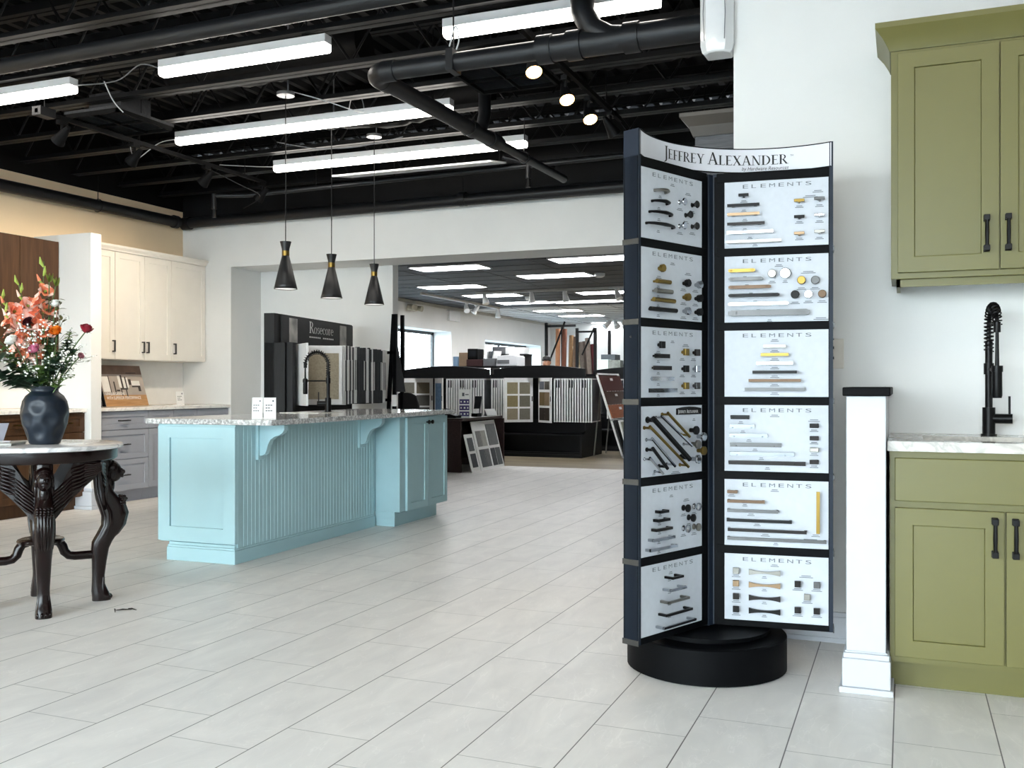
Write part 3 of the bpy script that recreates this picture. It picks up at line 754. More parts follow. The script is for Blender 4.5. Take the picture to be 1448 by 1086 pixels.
tag(MB(IM).box(-.55, -.2, 1.25, 1.62, .9085, .912).build('sink_cover', QUARTZW), 'thin pale rectangular sink cover on the island beside its faucet', 'sink cover')
def text_card(o, u, w, h, lean, label, group, lines=3, logo=True, mat_=PAPER, nrm=None, fold=None):
    t = thing('info_card', label, 'sign card', o, 0, group)
    o, u = V(o), V(u).normalized(); n = nrm or u.cross(UZ); v = (UZ - n * lean).normalized(); th = .004
    m = MB(); m.ob(o, u * w, v * h, -n * th)
    m.ob(o - n * .006, u * w, -n * h * .35 + v * .003, v * .003)
    if fold: m.ob(o + u * w, (u * .55 - n * .84) * w * .9, v * h, -n * th)
    m.build('card', mat_, t)
    g = MB(); f = o + n * .0006
    for k in range(lines):
        for j in range(3 - k % 2):
            a = f + u * (w * (.14 + .2 * j)) + v * (h * (.62 - .13 * k)); g.quad(a, a + u * w * .15, a + u * w * .15 + v * h * .045, a + v * h * .045)
    if logo:
        a = f + u * w * .76 + v * h * .84; g.add([a + (u * math.cos(i) + v * math.sin(i)) * w * .075 for i in [2 * PI * k / 14 for k in range(14)]], [tuple(range(14))])
    g.build('printing', INKG, t)
text_card((-3.84, 5.06, .908), (.97, .25, 0), .07, .135, .06, 'left white folded card standing on the near end of the island countertop', 'island cards')
text_card((-3.765, 5.085, .908), (.8, .6, 0), .075, .135, .06, 'right white folded card standing on the near end of the island countertop', 'island cards')

# ================================================================== GREEN KITCHEN
g = thing('green_base_cabinet', 'olive green sink base cabinet with two shaker doors', 'cabinet', (-.05, 3.83, 0))
MB().box(-.05, .715, 3.83, 4.44, .11, .882).build('carcass', GREEN, g)
MB().box(-.05, .715, 3.905, 4.44, 0, .112).build('toe_kick', GREEN, g)
f = MB().box(-.05, .715, 3.818, 3.832, .108, .882)
f.build('face_frame', GREEN, g)
f = MB().box(-.033, .69, 3.798, 3.818, .70, .857); f.build('drawer_front', GREEN, g, bevel=.003)
def dumbbell(mb, c, n, L=.14):
    c, n = V(c), V(n)
    s = n.cross(UZ).normalized()
    for k in (-1, 1):
        z = c + UZ * (k * (L / 2 - .012))
        mb.ob(z - s * .011 - UZ * .012, s * .022, UZ * .024, n * .008)
        mb.ob(z - s * .007 - UZ * .008 + n * .006, s * .014, UZ * .016, n * .022)
        mb.ob(z - s * .0105 - UZ * .011 + n * .024, s * .021, UZ * .022, n * .012)
    mb.tube([c - UZ * (L / 2 - .016) + n * .03, c + n * .031, c + UZ * (L / 2 - .016) + n * .03], [.0062, .0075, .0062], 10)
for x0, hx in ((-.033, .295), (.332, .36)):
    m = MB(); shaker(m, (x0, 3.818, .132), (1, 0, 0), (0, -1, 0), .359, .543, rail=.062)
    d = m.build('door', GREEN, g, bevel=.002)
    m = MB(); dumbbell(m, (hx, 3.798, .585), (0, -1, 0)); m.build('handle', BLKG, d, bevel=.002)
# worktop with a sink cut-out
ct = MB(); z0, z1 = .882, .918; y0, y1 = 3.785, 4.448; sx0, sx1, sy0, sy1 = .066, .62, 3.89, 4.225
ct.box(-.058, sx0, y0, y1, z0, z1).box(sx1, .735, y0, y1, z0, z1).box(sx0, sx1, y0, sy0, z0, z1).box(sx0, sx1, sy1, y1, z0, z1)
tag(ct.build('countertop', QUARTZ), 'taupe veined stone countertop on the green base cabinet', 'countertop')
s = thing('kitchen_sink', 'stone coloured basin sunk into the taupe countertop', 'sink', (.34, 4.05, .70))
m = MB(); a, b, c, d = sx0 - .004, sx1 + .004, sy0 - .004, sy1 + .004
m.box(a - .012, a, c - .012, d + .012, .70, .881).box(b, b + .012, c - .012, d + .012, .70, .881).box(a, b, c - .012, c, .70, .881).box(a, b, d, d + .012, .70, .881).box(a - .012, b + .012, c - .012, d + .012, .69, .702)
m.build('basin', mat('grey composite', (186, 182, 176), .5, var=.08, scale=60), s)
MB().box(.25, .31, d - .003, d + .001, .865, .874).build('overflow_slot', INK, s)
MB().cyl((.34, 4.05, .702), (.34, 4.05, .706), .04, n=24).build('drain', CHROME, s, smooth=True)
faucet('black spring neck faucet standing behind the sink of the green kitchen', (.315, 4.33, .918), (.12, -1, 0), .515, .15, (1, -.1, 0))
u = thing('green_wall_cabinet', 'olive green wall cabinet with crown moulding above the sink', 'cabinet', (-.05, 4.145, 1.545))
MB().box(-.05, .725, 4.145, 4.449, 1.545, 2.475).build('carcass', GREEN, u, bevel=.0015)
MB().box(-.03, .705, 4.17, 4.185, 1.515, 1.545).build('light_rail', GREEN, u)
MB().box(-.03, -.015, 4.17, 4.44, 1.515, 1.545).build('light_rail', GREEN, u)
for x0, hx in ((-.025, .292), (.34, .366)):
    m = MB(); shaker(m, (x0, 4.145, 1.568), (1, 0, 0), (0, -1, 0), .361, .87, rail=.062)
    d = m.build('door', GREEN, u, bevel=.002)
    m = MB(); dumbbell(m, (hx, 4.125, 1.705), (0, -1, 0)); m.build('handle', BLKG, d, bevel=.002)
cr = MB(); pf = [(0, 2.452), (.006, 2.452), (.012, 2.468), (.03, 2.50), (.05, 2.525), (.058, 2.535), (.058, 2.556), (0, 2.556)]
rings = []
for a, z in pf: rings.append([V((-.05 - a, 4.449, z)), V((-.05 - a, 4.145 - a, z)), V((.725 + a, 4.145 - a, z)), V((.725 + a, 4.449, z))])
m = []
vs = [p for r in rings for p in r]; fs = []
for i in range(len(rings)):
    j = (i + 1) % len(rings)
    for k in range(3): fs.append((i * 4 + k, i * 4 + k + 1, j * 4 + k + 1, j * 4 + k))
fs += [tuple(i * 4 for i in range(len(rings))), tuple(i * 4 + 3 for i in range(len(rings)))]
cr.add(vs, fs); cr.build('crown_moulding', GREEN, u, smooth=True, angle=25)
# half wall with its white end post and black cap
hwall = MB().box(-.198, -.062, 3.745, 4.45, 0, 1.083)
struct(hwall.build('trim_half_wall', TRIM, bevel=.003))
hb = MB().box(-.222, -.036, 3.72, 4.45, 0, .022).box(-.212, -.046, 3.73, 4.45, .022, .125).box(-.208, -.05, 3.735, 4.45, .125, .145).box(-.203, -.056, 3.74, 4.45, .145, .152)
struct(hb.build('baseboard_half_wall', TRIM, bevel=.004))
tag(MB().box(-.21, -.046, 3.72, 4.45, 1.083, 1.115).build('post_cap', BLK, bevel=.004), 'black cap lying on the white half wall beside the green kitchen', 'cap')
o = thing('wall_outlet', 'almond wall plate beside the right edge of the hardware display', 'outlet', (-.28, 4.449, 1.26))
MB().box(-.36, -.245, 4.443, 4.4495, 1.195, 1.325).build('plate', mat('almond plastic', (214, 208, 198), .5), o, bevel=.002)
q = MB()
for z in (1.235, 1.28): q.box(-.305, -.300, 4.4415, 4.444, z, z + .012).box(-.290, -.285, 4.4415, 4.444, z, z + .012)
q.build('slots', INK, o)
# dark grey tall cabinet beyond the partition
c = thing('grey_tall_cabinet', 'dark grey woodgrain tall cabinet showing behind the top of the hardware display', 'cabinet', (-1.03, 5.12, 0))
DG = wood('grey linen woodgrain', (70, 71, 74), (92, 93, 97), 'X', 3)
MB().box(-1.03, .6, 5.12, 5.72, .1, 2.46).build('carcass', DG, c)
MB().box(-1.02, .6, 5.18, 5.7, 0, .1).build('toe_kick', DG, c)
m = MB(); shaker(m, (-1.01, 5.12, .12), (1, 0, 0), (0, -1, 0), .6, 2.3); m.build('door', DG, c)
m = MB(); shaker(m, (-.39, 5.12, .12), (1, 0, 0), (0, -1, 0), .6, 2.3); m.build('door', DG, c)
rings = []
for a, z in ((0, 2.44), (.01, 2.44), (.03, 2.49), (.07, 2.535), (.07, 2.555), (0, 2.555)): rings.append([V((-1.03 - a, 5.72, z)), V((-1.03 - a, 5.12 - a, z)), V((.6, 5.12 - a, z))])
vs = [p for r in rings for p in r]; fs = []
for i in range(len(rings)):
    j = (i + 1) % len(rings)
    for k in range(2): fs.append((i * 3 + k, i * 3 + k + 1, j * 3 + k + 1, j * 3 + k))
fs += [tuple(i * 3 for i in range(len(rings))), tuple(i * 3 + 2 for i in range(len(rings)))]
MB().add(vs, fs).build('crown_moulding', mat('dark taupe moulding', (78, 72, 66), .5), c)

# ================================================================== LEFT WALL KITCHENS
def wall_cabinets(y_edges, x0, xf, z0, z1, m, name, labels, handle, hs, group, doors2=()):
    for i in range(len(y_edges) - 1):
        a, b = y_edges[i], y_edges[i + 1]
        t = thing(name, labels[i], 'cabinet', (xf, a, z0), 0, group)
        MB().box(x0 + .004, xf, a + .001, b - .001, z0, z1).build('carcass', m, t)
        parts = [(a, b)] if i not in doors2 else [(a, (a + b) / 2), ((a + b) / 2, b)]
        for k, (p, q) in enumerate(parts):
            d = MB(); shaker(d, (xf, p + .003, z0 + .004), (0, 1, 0), (1, 0, 0), q - p - .006, z1 - z0 - .008, rail=.06)
            do = d.build('door', m, t, bevel=.0015)
            side = hs[i] if i not in doors2 else ('hi' if k == 0 else 'lo')
            yy = q - .032 if side == 'hi' else p + .032
            h = MB(); bar_pull(h, (xf + .02, yy, z0 + .13), UZ, (1, 0, 0), .115, r=.006); h.build('handle', handle, do)
wall_cabinets([6.77, 7.32, 8.11, 8.645], XL, -7.2, 1.375, 2.437, WHITEC, 'white_wall_cabinet',
              ['white wall cabinet door half hidden by the partition post', 'white two-door wall cabinet above the leaning picture board', 'white wall cabinet ending at the back wall corner'], PEWTER, ['hi', '', 'lo'], 'white wall cabinets', (1,))
cm = MB(); pf = [(0, 2.437), (.028, 2.437), (.034, 2.452), (.055, 2.475), (.06, 2.495), (0, 2.495)]
cm.prism([(-7.2 + a, z) for a, z in pf] + [(XL + .01, 2.495), (XL + .01, 2.437)], (0, 6.77, 0), (1, 0, 0), (0, 0, 1), (0, 1.88, 0))
tag(cm.build('crown_moulding', WHITEC), 'white crown moulding along the top of the white wall cabinets', 'moulding')
def base_cabinet(a, b, label, m, layout, handle, group, name):
    t = thing(name, label, 'cabinet', (-6.87, a, 0), 0, group); xf = -6.89
    MB().box(XL + .006, xf, a + .001, b - .001, .115, .878).build('carcass', m, t)
    MB().box(XL + .006, -6.955, a + .001, b - .001, 0, .116).build('toe_kick', m, t)
    def front(p, q, z0, z1, kind, side='mid'):
        d = MB(); shaker(d, (xf, p + .003, z0 + .002), (0, 1, 0), (1, 0, 0), q - p - .006, z1 - z0 - .004, rail=.05 if kind == 'drawer' else .058)
        do = d.build(kind, m, t, bevel=.0015); h = MB()
        if kind == 'drawer': bar_pull(h, (xf + .02, (p + q) / 2, (z0 + z1) / 2), (0, 1, 0), (1, 0, 0), .13, r=.006)
        else: bar_pull(h, (xf + .02, q - .03 if side == 'hi' else p + .03, z1 - .13), UZ, (1, 0, 0), .115, r=.006)
        h.build('handle', handle, do)
    if layout == 'drawers':
        for z0, z1 in ((.70, .872), (.42, .697), (.12, .417)): front(a, b, z0, z1, 'drawer')
    elif layout == 'doors':
        mid = (a + b) / 2
        for p, q, s in ((a, mid, 'hi'), (mid, b, 'lo')):
            front(p, q, .70, .872, 'drawer'); front(p, q, .12, .697, 'door', s)
    else:
        front(a, b, .70, .872, 'drawer'); front(a, b, .12, .697, 'door', 'lo')
base_cabinet(6.77, 7.44, 'grey base cabinet with three drawers next to the partition post', GREYC, 'drawers', PEWTER, 'grey base cabinets', 'grey_base_cabinet')
base_cabinet(7.44, 8.14, 'grey two-door base cabinet half hidden behind the island end', GREYC, 'doors', PEWTER, 'grey base cabinets', 'grey_base_cabinet')
base_cabinet(8.14, 8.645, 'grey single base cabinet ending at the back wall corner', GREYC, 'door', PEWTER, 'grey base cabinets', 'grey_base_cabinet')
tag(MB().box(XL + .001, -6.845, 6.772, 8.647, .878, .91).build('countertop', QUARTZW, bevel=.002), 'white stone countertop on the grey base cabinets', 'countertop')
base_cabinet(5.72, 6.64, 'brown wood two-door base cabinet ending at the partition post', OAK, 'doors', GOLD, 'brown base cabinets', 'brown_base_cabinet')
base_cabinet(4.80, 5.72, 'brown wood base cabinet behind the carved table, cut by the photo edge', OAK, 'doors', GOLD, 'brown base cabinets', 'brown_base_cabinet')
tag(MB().box(XL + .001, -6.845, 4.80, 6.643, .878, .91).build('countertop', QUARTZW, bevel=.002), 'white stone countertop on the brown base cabinets', 'countertop')
for i, (a, b) in enumerate(((6.22, 6.64), (5.80, 6.22), (5.38, 5.80))):
    t = thing('brown_wall_cabinet', ['brown wood wall cabinet touching the partition', 'brown wood wall cabinet behind the coral gladiolus flowers', 'brown wood wall cabinet beyond the photo edge'][i], 'cabinet', (-7.2, a, 1.37), 0, 'brown wall cabinets')
    MB().box(XL + .004, -7.2, a + .001, b - .001, 1.37, 2.435).build('carcass', OAK, t)
    d = MB().box(-7.2, -7.18, a + .002, b - .004, 1.372, 2.433).build('door', OAK, t, bevel=.002)
struct(MB().box(XL, XL + .005, 4.8, 6.643, .912, 1.368).box(XL, XL + .005, 6.772, YH - .002, .912, 1.373).build('trim_backsplash', mat('white splash panel', (236, 234, 230), .35, var=.02)))
# leaning picture board with lettering
bd = thing('picture_board', 'leaning advertising board with a room photo on the white counter', 'picture', (-7.30, 7.3, .91))
o = V((-7.27, 7.30, .911)); uu = V((0, 1, 0)); vv = V((-.30, 0, .954)).normalized(); nn = V((.954, 0, .30)).normalized(); BW, BH = .575, .43
MB().ob(o, uu * BW, vv * BH, -nn * .012).build('board', mat('warm print paper', (172, 161, 152), .35, var=.1, scale=6), bd)
def patch(mb, a, b, c, d, e=.0008): # fractions of the board
    p = lambda x, y: o + uu * (x * BW) + vv * (y * BH) + nn * e
    mb.quad(p(a, c), p(b, c), p(b, d), p(a, d))
m = MB(); patch(m, 0, 1, 0, .27); m.build('printed_floor', wood('printed oak', (168, 126, 84), (194, 152, 108), 'Y', 2), bd)
m = MB(); patch(m, 0, 1, .78, 1.0); m.build('printed_ceiling', mat('printed ceiling', (120, 96, 84), .4, var=.25, scale=7), bd)
m = MB()
for a, b, c, d in ((.02, .18, .35, .72), (.40, .46, .45, .75), (.50, .56, .42, .70), (.59, .63, .45, .7), (.70, .90, .50, .62)): patch(m, a, b, c, d, .0012)
m.build('printed_windows', mat('printed window', (232, 230, 226), .4), bd)
m = MB()
for a, b, c, d in ((.46, .50, .4, .76), (.56, .59, .4, .72), (.64, .70, .52, .66), (.18, .2, .3, .74), (.42, .56, .40, .44), (.42, .445, .25, .44), (.535, .56, .22, .44), (.84, .90, .36, .50), (.7, .88, .46, .5), (.62, .86, .80, .82), (.28, .31, .3, .6), (.32, .40, .36, .40)): patch(m, a, b, c, d, .0014)
m.build('printed_furniture', mat('printed dark furniture', (52, 44, 40), .4), bd)
m = MB(); put_text(m, 'UNIQUE DESIGNS', o + uu * .05 * BW + vv * .27 * BH + nn * .002, uu, vv, .030, width=.25); put_text(m, 'WITH SUPERIOR PERFORMANCE', o + uu * .05 * BW + vv * .165 * BH + nn * .002, uu, vv, .034, width=.46)
m.build('lettering', PAPER, bd)
m = MB().ob(o - nn * .013 - uu * .03, uu * .03, vv * BH * .62, nn * .01); m.build('edge', BLK, bd)
text_card((-7.1, 8.10, .91), (0, 1, 0), .115, .145, .1, 'white card standing alone on the counter below the white wall cabinets', 'counter cards')

# ================================================================== HARDWARE DISPLAY TOWER
TX, TY = -.740, 3.893
tw = thing('hardware_display_tower', 'tall black revolving display of cabinet pulls and knobs under a curved white sign', 'display stand', (TX, TY, 0))
MB().lathe([(.30, 0), (.314, .006), (.314, .135), (.308, .14), (0.001, .14)], (TX, TY, 0), 56).build('base', BLK, tw, smooth=True)
MB().lathe([(.225, .14), (.225, .15), (.25, .152), (.25, .164), (.001, .165)], (TX, TY, 0), 48).build('turntable', BLK, tw, smooth=True)
Z0, Z1 = .172, 2.06; RW = .485; TH = .0335
ROWS = [(1.925 - .2936 * i) for i in range(6)]; BHT = .261; R0, R1 = .076, .468
WA = [247.0, 5.3, 126.2]
def frame(a):
    a = math.radians(a); return V((math.cos(a), math.sin(a), 0)), V((-math.sin(a), math.cos(a), 0))
C0 = V((TX, TY, 0))
hub = MB(); hub.cyl(C0 + UZ * .165, C0 + UZ * 1.962, .036, n=6); hub.build('column', NAVY, tw)
for a in WA:
    d, n = frame(a)
    m = MB(); o = C0 + d * .03 + UZ * Z0
    m.ob(o - n * .027, d * (RW - .03), n * .054, UZ * (1.962 - Z0)); m.ob(C0 + d * (RW - .014) - n * .0345 + UZ * Z0, d * .014, n * .069, UZ * (Z1 - Z0)); wp = m.build('wing', NAVY, tw)
    q = MB()
    for s in (-1, 1):
        e = n * (s * .0265)
        for i in range(7):
            za = ROWS[i - 1] - BHT if i else 1.962; zb = ROWS[i] if i < 6 else Z0
            q.ob(C0 + d * .045 + UZ * zb + e, d * (RW - .05), n * (s * .0075), UZ * (za - zb))
        q.ob(C0 + d * R1 + UZ * Z0 + e, d * (RW - R1), n * (s * .0075), UZ * (1.962 - Z0))
        q.ob(C0 + d * .036 + UZ * Z0 + e, d * (R0 - .036), n * (s * .006), UZ * (1.95 - Z0))
    q.build('frame', BLK, wp, bevel=.0015)
    q = MB()
    for i in range(6): q.ob(C0 + d * RW + UZ * (ROWS[i] - BHT - .026) - n * .037, d * .004, n * .074, UZ * .02)
    for z in (1.36, 1.30): q.ell(C0 + d * (RW + .001) + UZ * z, .004, 6, 4)
    q.build('clips', PEWTER, wp)

class Face:
    """one side of a wing: u runs left to right as one looks at it"""
    def __init__(s, ang, side):
        s.d, n = frame(ang); s.n = n * side
        s.flip = s.d.cross(UZ).dot(s.n) < 0      # True when the outer edge is on the left
        s.u = -s.d if s.flip else s.d
    def at(s, row, u, v, e=0):
        r = R1 - u * (R1 - R0) if s.flip else R0 + u * (R1 - R0)
        return C0 + s.d * r + s.n * (.0315 + e) + UZ * (ROWS[row] - v * BHT)
def add_board(fc, row):
    m = MB(); m.ob(fc.at(row, 0, 1, -.004), fc.u * (R1 - R0), UZ * BHT, fc.n * .004)
    return m.build('sample_board', BOARD, tw)
W = R1 - R0
def pull(fc, b, row, u0, u1, v, m, h=.03, style='flat', out=.026):
    o = MB(); hh = h * BHT / 2; a = fc.at(row, u0, v); c = fc.at(row, u1, v); L = (c - a).length; u = fc.u; n = fc.n
    e = n * out
    if style == 'flat':
        o.ob(a - UZ * hh + e - n * .006, u * L, UZ * 2 * hh, n * .006)
        for k in (.14, .82): o.ob(a + u * L * k - UZ * .004, u * .012, UZ * .008, n * (out - .003))
    elif style == 'd':
        o.ob(a - UZ * hh + e - n * .008, u * L, UZ * 2 * hh, n * .008)
        for p in (a, c - u * .01): o.ob(p - UZ * hh, u * .01, UZ * 2 * hh, n * (out - .002))
    elif style == 'round':
        o.tube([a + e, c + e], hh, 12)
        for p in (a + u * L * .14, c - u * L * .14): o.cyl(p, p + e, .0045, n=8)
    elif style == 'pill':
        poly = [(-hh * .2, hh * .55), (hh, hh), (L - hh, hh), (L + hh * .2, hh * .55), (L + hh * .2, -hh * .55), (L - hh, -hh), (hh, -hh), (-hh * .2, -hh * .55)]
        o.prism(poly, a + e - n * .012, u, UZ, n * .012)
        for p in (a + u * L * .1, c - u * L * .1): o.cyl(p, p + e, .005, n=8)
    elif style == 'arch':
        pts = [a, a + e * .55] + [a + u * (L * k / 8) + n * (out * (.8 + .55 * math.sin(PI * k / 8))) for k in range(1, 8)] + [c + e * .55, c]
        o.tube(pts, [.0055, .0045, .0055, .006, .0065, .0075, .0065, .006, .0055, .0045, .0055], 8)
    elif style == 'bow':
        top = [(L * k / 10, hh * (.35 + .65 * (2 * k / 10 - 1) ** 2)) for k in range(11)]
        poly = top + [(x, -y) for x, y in top[::-1]]
        o.prism(poly, a + e * .35, u, UZ, n * .01)
        for p in (a + u * .012, c - u * .012): o.cyl(p, p + e * .5, .005, n=8)
    elif style == 'cup':
        o.ob(a - UZ * hh, u * L, UZ * 2 * hh, n * .004); o.ob(a - UZ * hh * .2, u * L, UZ * hh * 1.2, n * .018)
        for k in (.12, .86): o.ell(a + u * L * k - UZ * hh * .3 + n * .005, .0035, 6, 4)
    return o.build('pull', m, b, smooth=style in ('round', 'arch'))
def knob(fc, b, row, u, v, m, s=.028, style='round', out=.026):
    o = MB(); p = fc.at(row, u, v); n = fc.n; e = p + n * out; uu = fc.u
    if style == 'round': o.tube([p, p + n * .004, p + n * out * .35, p + n * out * .75, e - n * .004, e], [s * .32, s * .22, s * .2, s * .42, s * .5, s * .42], 16)
    elif style == 'ball': o.tube([p, p + n * .003, p + n * .009, p + n * .015, p + n * .02, p + n * .026, p + n * .031], [s * .42, s * .42, s * .2, s * .26, s * .55, s * .55, s * .3], 16)
    elif style == 'disc': o.tube([p, p + n * (out - .012), p + n * (out - .01), e - n * .002, e], [s * .25, s * .25, s * .5, s * .5, s * .44], 24)
    elif style == 'hex': o.tube([p, p + n * out * .4, p + n * out * .45, e], [s * .26, s * .26, s * .5, s * .5], 8)
    elif style == 'square':
        o.cyl(p, p + n * (out - .01), s * .26, n=10); o.ob(e - n * .012 - uu * s / 2 - UZ * s / 2, uu * s, UZ * s, n * .012)
    elif style == 'tab':
        o.cyl(p - UZ * .004, p - UZ * .004 + n * out, .005, n=8); o.ob(e - n * .006 - uu * s * .75 - UZ * s * .22, uu * s * 1.5, UZ * s * .44, n * .006)
    elif style == 'rect': o.ob(p - uu * s * .6 - UZ * s * .29, uu * s * 1.2, UZ * s * .58, n * .02)
    return o.build('knob', m, b, smooth=style in ('round', 'ball', 'disc'), bevel=0 if style in ('round', 'ball', 'disc') else .0015)
def letters(fc, b, row, caps, head=True, x0=.17, x1=.83, v=.105):
    if head:
        m = MB(); w = (x1 - x0) * W
        xs = 0
        for i, ch in enumerate('ELEMENTS'):
            put_text(m, ch, fc.at(row, x0 + (x1 - x0) * i / 7.6, v, .0012), fc.u, UZ, .0155, width=.0245 if ch != 'L' else .021)
        m.build('lettering', INKG, b)
    m = MB()
    for u, vv, k in caps:
        for j in range(2):
            wd = (.035 if j == 0 else .05) * k
            m.quad(fc.at(row, u - wd / 2, vv + .022 * j, .001), fc.at(row, u + wd / 2, vv + .022 * j, .001), fc.at(row, u + wd / 2, vv + .022 * j - .011, .001), fc.at(row, u - wd / 2, vv + .022 * j - .011, .001))
    m.build('small_text', CAPT, b)
RF = Face(WA[1], -1); LF = Face(WA[0], 1)
caps = lambda items, dv=.085: [(u, v + dv, k) for u, v, k in items]
# right wing, from the top
b = add_board(RF, 0); P = [(.03, .345, .365, BLKG), (.03, .345, .50, CHAMP), (.03, .395, .645, DKNOB), (.025, .475, .775, CHROME), (.025, .555, .915, NICKEL)]
for p in P: pull(RF, b, 0, p[0], p[1], p[2], p[3], .042)
knob(RF, b, 0, .19, .215, BLKG, .026, 'tab')
for u, v, m in ((.725, .34, GOLD), (.915, .325, PEWTER), (.725, .58, BLKG), (.915, .565, CHROME), (.725, .825, CHAMP), (.915, .81, NICKEL)): knob(RF, b, 0, u, v, m, .026, 'tab')
letters(RF, b, 0, caps([(.19, .36, 1), (.2, .5, 1), (.2, .645, 1), (.25, .775, 1), (.3, .885, 1), (.19, .22, 1.4)] + [(u, v, 1.6) for u in (.725, .915) for v in (.34, .575, .82)], .075) + [(.9, .2, 2), (.83, .27, 2.8)])
b = add_board(RF, 1)
for u1, v, m, h in ((.30, .225, GOLD, .05), (.375, .35, PEWTER, .05), (.455, .475, BRONZE, .05), (.535, .6, BLKG, .05), (.62, .73, CHROME, .045), (.82, .865, PEWTER, .085)): pull(RF, b, 1, .045, u1, v, m, h, 'pill')
for u, v, m, s in ((.465, .285, NICKEL, .033), (.59, .285, CHROME, .042), (.745, .395, GOLD, .032), (.875, .40, PEWTER, .032), (.685, .605, BLKG, .032), (.81, .605, CHROME, .032), (.94, .605, BRONZE, .031)): knob(RF, b, 1, u, v, m, s, 'disc', .024)
letters(RF, b, 1, caps([(.2, .225, 1), (.22, .35, 1), (.26, .475, 1), (.3, .6, 1), (.33, .73, 1), (.44, .885, 1), (.465, .31, 1.4), (.59, .31, 1)] + [(u, v, 1.8) for u, v in ((.745, .42), (.875, .42), (.685, .63), (.81, .62), (.94, .62))], .09) + [(.53, .155, 1.6), (.81, .27, 2.8), (.93, .96, 2.8)])
b = add_board(RF, 2)
for w_, v, m in ((.215, .245, NICKEL), (.265, .37, GOLD), (.345, .50, CHROME), (.425, .63, BLKG), (.50, .755, BRONZE), (.575, .885, PEWTER)): pull(RF, b, 2, .49 - w_ / 2, .49 + w_ / 2, v, m, .042, 'd', .03)
letters(RF, b, 2, [(.49, v + .065, 1.7) for v in (.245, .37, .50, .63, .755, .885)] + [(.49, .15, 1.6)])
b = add_board(RF, 3)
for u0, u1, v, m in ((.06, .245, .185, BLKG), (.05, .30, .325, STEEL), (.05, .425, .46, STEEL), (.055, .555, .60, PEWTER), (.05, .68, .735, STEEL), (.04, .785, .87, DKNOB)): pull(RF, b, 3, u0, u1, v, m, .062, 'cup')
for v, m in ((.30, BLKG), (.485, DKNOB), (.655, NICKEL), (.835, DKNOB)): knob(RF, b, 3, .865, v, m, .028, 'rect')
letters(RF, b, 3, [(.16, .26, 1), (.18, .40, 1), (.24, .53, 1), (.3, .67, 1), (.36, .80, 1), (.42, .945, 1)] + [(.865, v + .07, 1.6) for v in (.3, .485, .655, .835)] + [(.49, .155, 1.8), (.865, .22, 2.2)])
b = add_board(RF, 4)
for u0, u1, v, m in ((.03, .13, .185, BRONZE), (.03, .395, .325, BRONZE), (.03, .525, .465, PEWTER), (.025, .655, .61, BLKG), (.035, .795, .755, DKNOB), (.03, .98, .885, PEWTER)): pull(RF, b, 4, u0, u1, v, m, .045, 'd', .024)
o_ = MB(); a = RF.at(4, .885, .765); o_.ob(a + RF.n * .016, RF.u * .013, UZ * (.62 * BHT), RF.n * .008)
for k in (.06, .54): o_.ob(a + UZ * (k * BHT), RF.u * .013, UZ * .01, RF.n * .018)
o_.build('pull', GOLD, b)
letters(RF, b, 4, [(.07, .24, 1.4), (.2, .385, 1), (.26, .525, 1.4), (.32, .675, 1.4), (.4, .825, 1.7), (.5, .95, 1), (.88, .80, 1.6), (.83, .87, 3.6)] + [(.49, .15, 1.6)])
b = add_board(RF, 5)
for v, m in ((.25, NICKEL), (.44, CHAMP), (.635, DKNOB), (.83, BLKG)):
    knob(RF, b, 5, .115, v, m, .024, 'square', .022); pull(RF, b, 5, .24, .545, v + .01, m, .085, 'bow')
for u, v, m in ((.71, .40, DKNOB), (.89, .40, PEWTER), (.80, .585, NICKEL), (.71, .785, DKNOB), (.89, .785, DKNOB)): knob(RF, b, 5, u, v, m, .024, 'square', .022)
letters(RF, b, 5, [(.115, v + .085, 1.7) for v in (.25, .44, .635, .83)] + [(.39, v + .085, 1) for v in (.25, .44, .635, .83)] + [(u, v + .085, 2) for u, v in ((.71, .40), (.89, .40), (.80, .585), (.71, .785), (.89, .785))] + [(.49, .15, 1.6), (.79, .29, 2.6)])
# left wing, from the top
b = add_board(LF, 0)
for u0, u1, v, m in ((.21, .38, .30, NICKEL), (.17, .40, .46, BLKG), (.13, .45, .62, BLKG), (.08, .49, .79, BLKG)): pull(LF, b, 0, u0, u1, v, m, .03, 'arch', .024)
for u, v, m in ((.62, .39, CHROME), (.83, .39, BLKG), (.72, .56, BLKG), (.62, .74, CHROME), (.83, .71, DKNOB)): knob(LF, b, 0, u, v, m, .03, 'round', .028)
letters(LF, b, 0, [(.3, .37, 1), (.28, .54, 1), (.28, .70, 1), (.27, .87, 1)] + [(u, v + .1, 2) for u, v in ((.62, .39), (.83, .39), (.72, .56), (.62, .74), (.83, .71))] + [(.5, .16, 1.4), (.76, .24, 2)])
b = add_board(LF, 1)
for u0, u1, v, m in ((.17, .38, .475, GOLD), (.15, .41, .61, NICKEL), (.12, .45, .74, GOLD), (.07, .48, .875, BLKG)): pull(LF, b, 1, u0, u1, v, m, .065, 'round', .024)
knob(LF, b, 1, .28, .28, GOLD, .03, 'hex')
for v, ms in ((.45, (BLKG, CHROME)), (.655, (GOLD, BLKG)), (.86, (CHROME, BLKG))):
    for u, m in zip((.68, .885), ms): knob(LF, b, 1, u, v, m, .03, 'hex', .03)
letters(LF, b, 1, [(.28, .40, 1.6), (.27, .54, 1), (.27, .675, 1), (.27, .81, 1), (.27, .95, 1)] + [(u, v + .09, 2) for u in (.68, .885) for v in (.45, .655, .86)] + [(.5, .18, 1.6), (.76, .30, 2.2)])
b = add_board(LF, 2)
